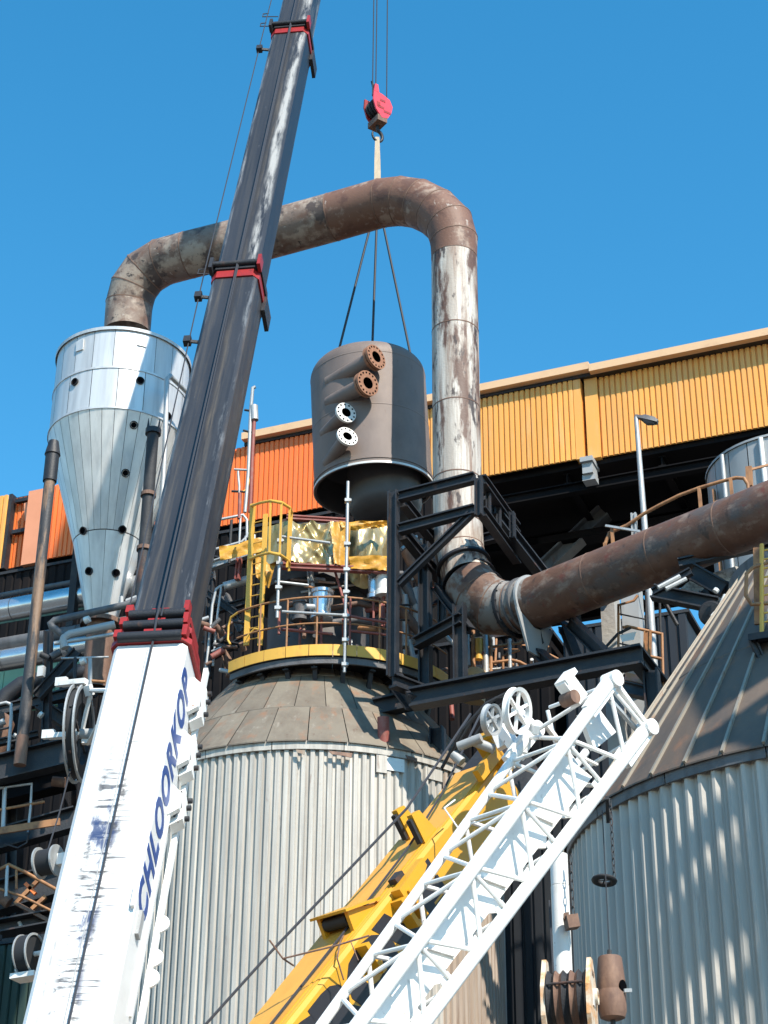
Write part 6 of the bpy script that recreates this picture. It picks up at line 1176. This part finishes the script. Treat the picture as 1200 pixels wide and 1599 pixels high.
for (a, b, w_, m) in (((1020, 925), (1120, 945), 0.3, m_black), ((1020, 925), (1080, 892), 0.16, m_black), ((1080, 892), (1130, 920), 0.34, m_black), ((1100, 920), (1135, 980), 0.2, m_black), ((1110, 915), (1190, 935), 0.3, m_black), ((1060, 880), (1200, 850), 0.2, m_black)):
    ib('beam', cs, P(*a, 34.6), P(*b, 34.2), w_ * 0.8, w_, m)
for pts in (((1056, 925), (1078, 906), (1100, 910), (1110, 932)), ((1108, 896), (1150, 884), (1186, 900), (1145, 915))):
    q = [P(a, b, 35.0) for a, b in pts]; obj('grating_panel', MB().prism(q, [p + GY * 0.05 for p in q]), mat('speckled_grating', (0.42, 0.41, 0.38), 0.6, 0.1, [((0.16, 0.15, 0.14), (14, 14, 14), 0.45, 0.6, 0.9), ((0.1, 0.09, 0.09), (1.5, 1.5, 1.5), 0.52, 0.6, 0.8)]), cs)
for (a, b) in (((1028, 918), (1062, 900)), ((1040, 920), (1072, 904))): obj('pale_rail', MB().tube([P(*a, 34), P(*b, 34)], 0.05, 8), m_galv, cs)
obj('round_lamp', MB().lathe([(0.001, 0.12), (0.22, 0.1), (0.26, 0), (0.26, -0.1), (0.001, -0.12)], P(1111, 958, 34.0), V((-0.3, -0.9, -0.3)), n=24), m_black, cs, smooth=40)
for (a, b) in (((1113, 964), (1118, 958)), ((1128, 944), (1134, 930)), ((1117, 924), (1120, 920))): obj('pale_bar', MB().tube([P(*a, 33.6), P(*b, 33.6)], 0.06, 8), m_flwhite, cs)
# ------------------------------------------------------------------ girder gantry added outside the picture, its panels shaped to shade the grey tank
RCP = [(RR + 0.1, 0), (RR + 0.1, ZTR), (1.3, ZTR + (RR - 1.2) * 1.48)]
pbg = thing('shade_gantry', 'unseen gantry of grey panels on legs, added to shade the grey ribbed tank', 'gantry', V((17, 19, 0)))
def lit(px, py):
    p, _ = on_cone(px, py, V((CRt.x, CRt.y, 0)), RCP); return p
def sunward(p, t): return p + SDIR * t
def shade_girder(quad, t_, th=0.14, nm='shade_panel'):  # panel cut to its shadow outline on the tank, then pushed sunward
    a = [sunward(lit(*q), t_) for q in quad]; b = [p + SDIR * th for p in a]
    n = 6; L1 = [lerp(a[0], a[1], k / n) for k in range(n + 1)] + [lerp(a[3], a[2], k / n) for k in range(n, -1, -1)]
    return obj(nm, MB().prism(a, b), m_grey, pbg)
for quad, t_ in ((((1003, 1412), (1230, 1162), (1230, 1222), (1012, 1462)), 18.0), (((1050, 1405), (1230, 1290), (1230, 1322), (1050, 1414)), 18.4), (((998, 1500), (1230, 1335), (1230, 1440), (1000, 1660)), 18.0),
                 (((1100, 1575), (1230, 1452), (1230, 1545), (1080, 1628)), 18.4), (((1178, 1170), (1300, 1060), (1300, 1500), (1178, 1560)), 18.8),
                 (((1045, 1102), (1168, 950), (1230, 1050), (1088, 1148)), 16.5), (((1072, 1172), (1230, 1118), (1230, 1160), (1062, 1208)), 16.2)): shade_girder(quad, t_)
for px in (1215, 1285):
    q = sunward(lit(px, 1300), 19.2); top_ = sunward(lit(px, 1090), 18.0)
    obj('shade_gantry_leg', MB().beam(V((q.x, q.y, 0)), V((q.x, q.y, q.z + 3)), 0.4, 0.4), m_dark, pbg)
    obj('rail_post', MB().beam(V((q.x, q.y, q.z + 2.9)), top_, 0.25, 0.25), m_dark, pbg)  # strut of the added gantry
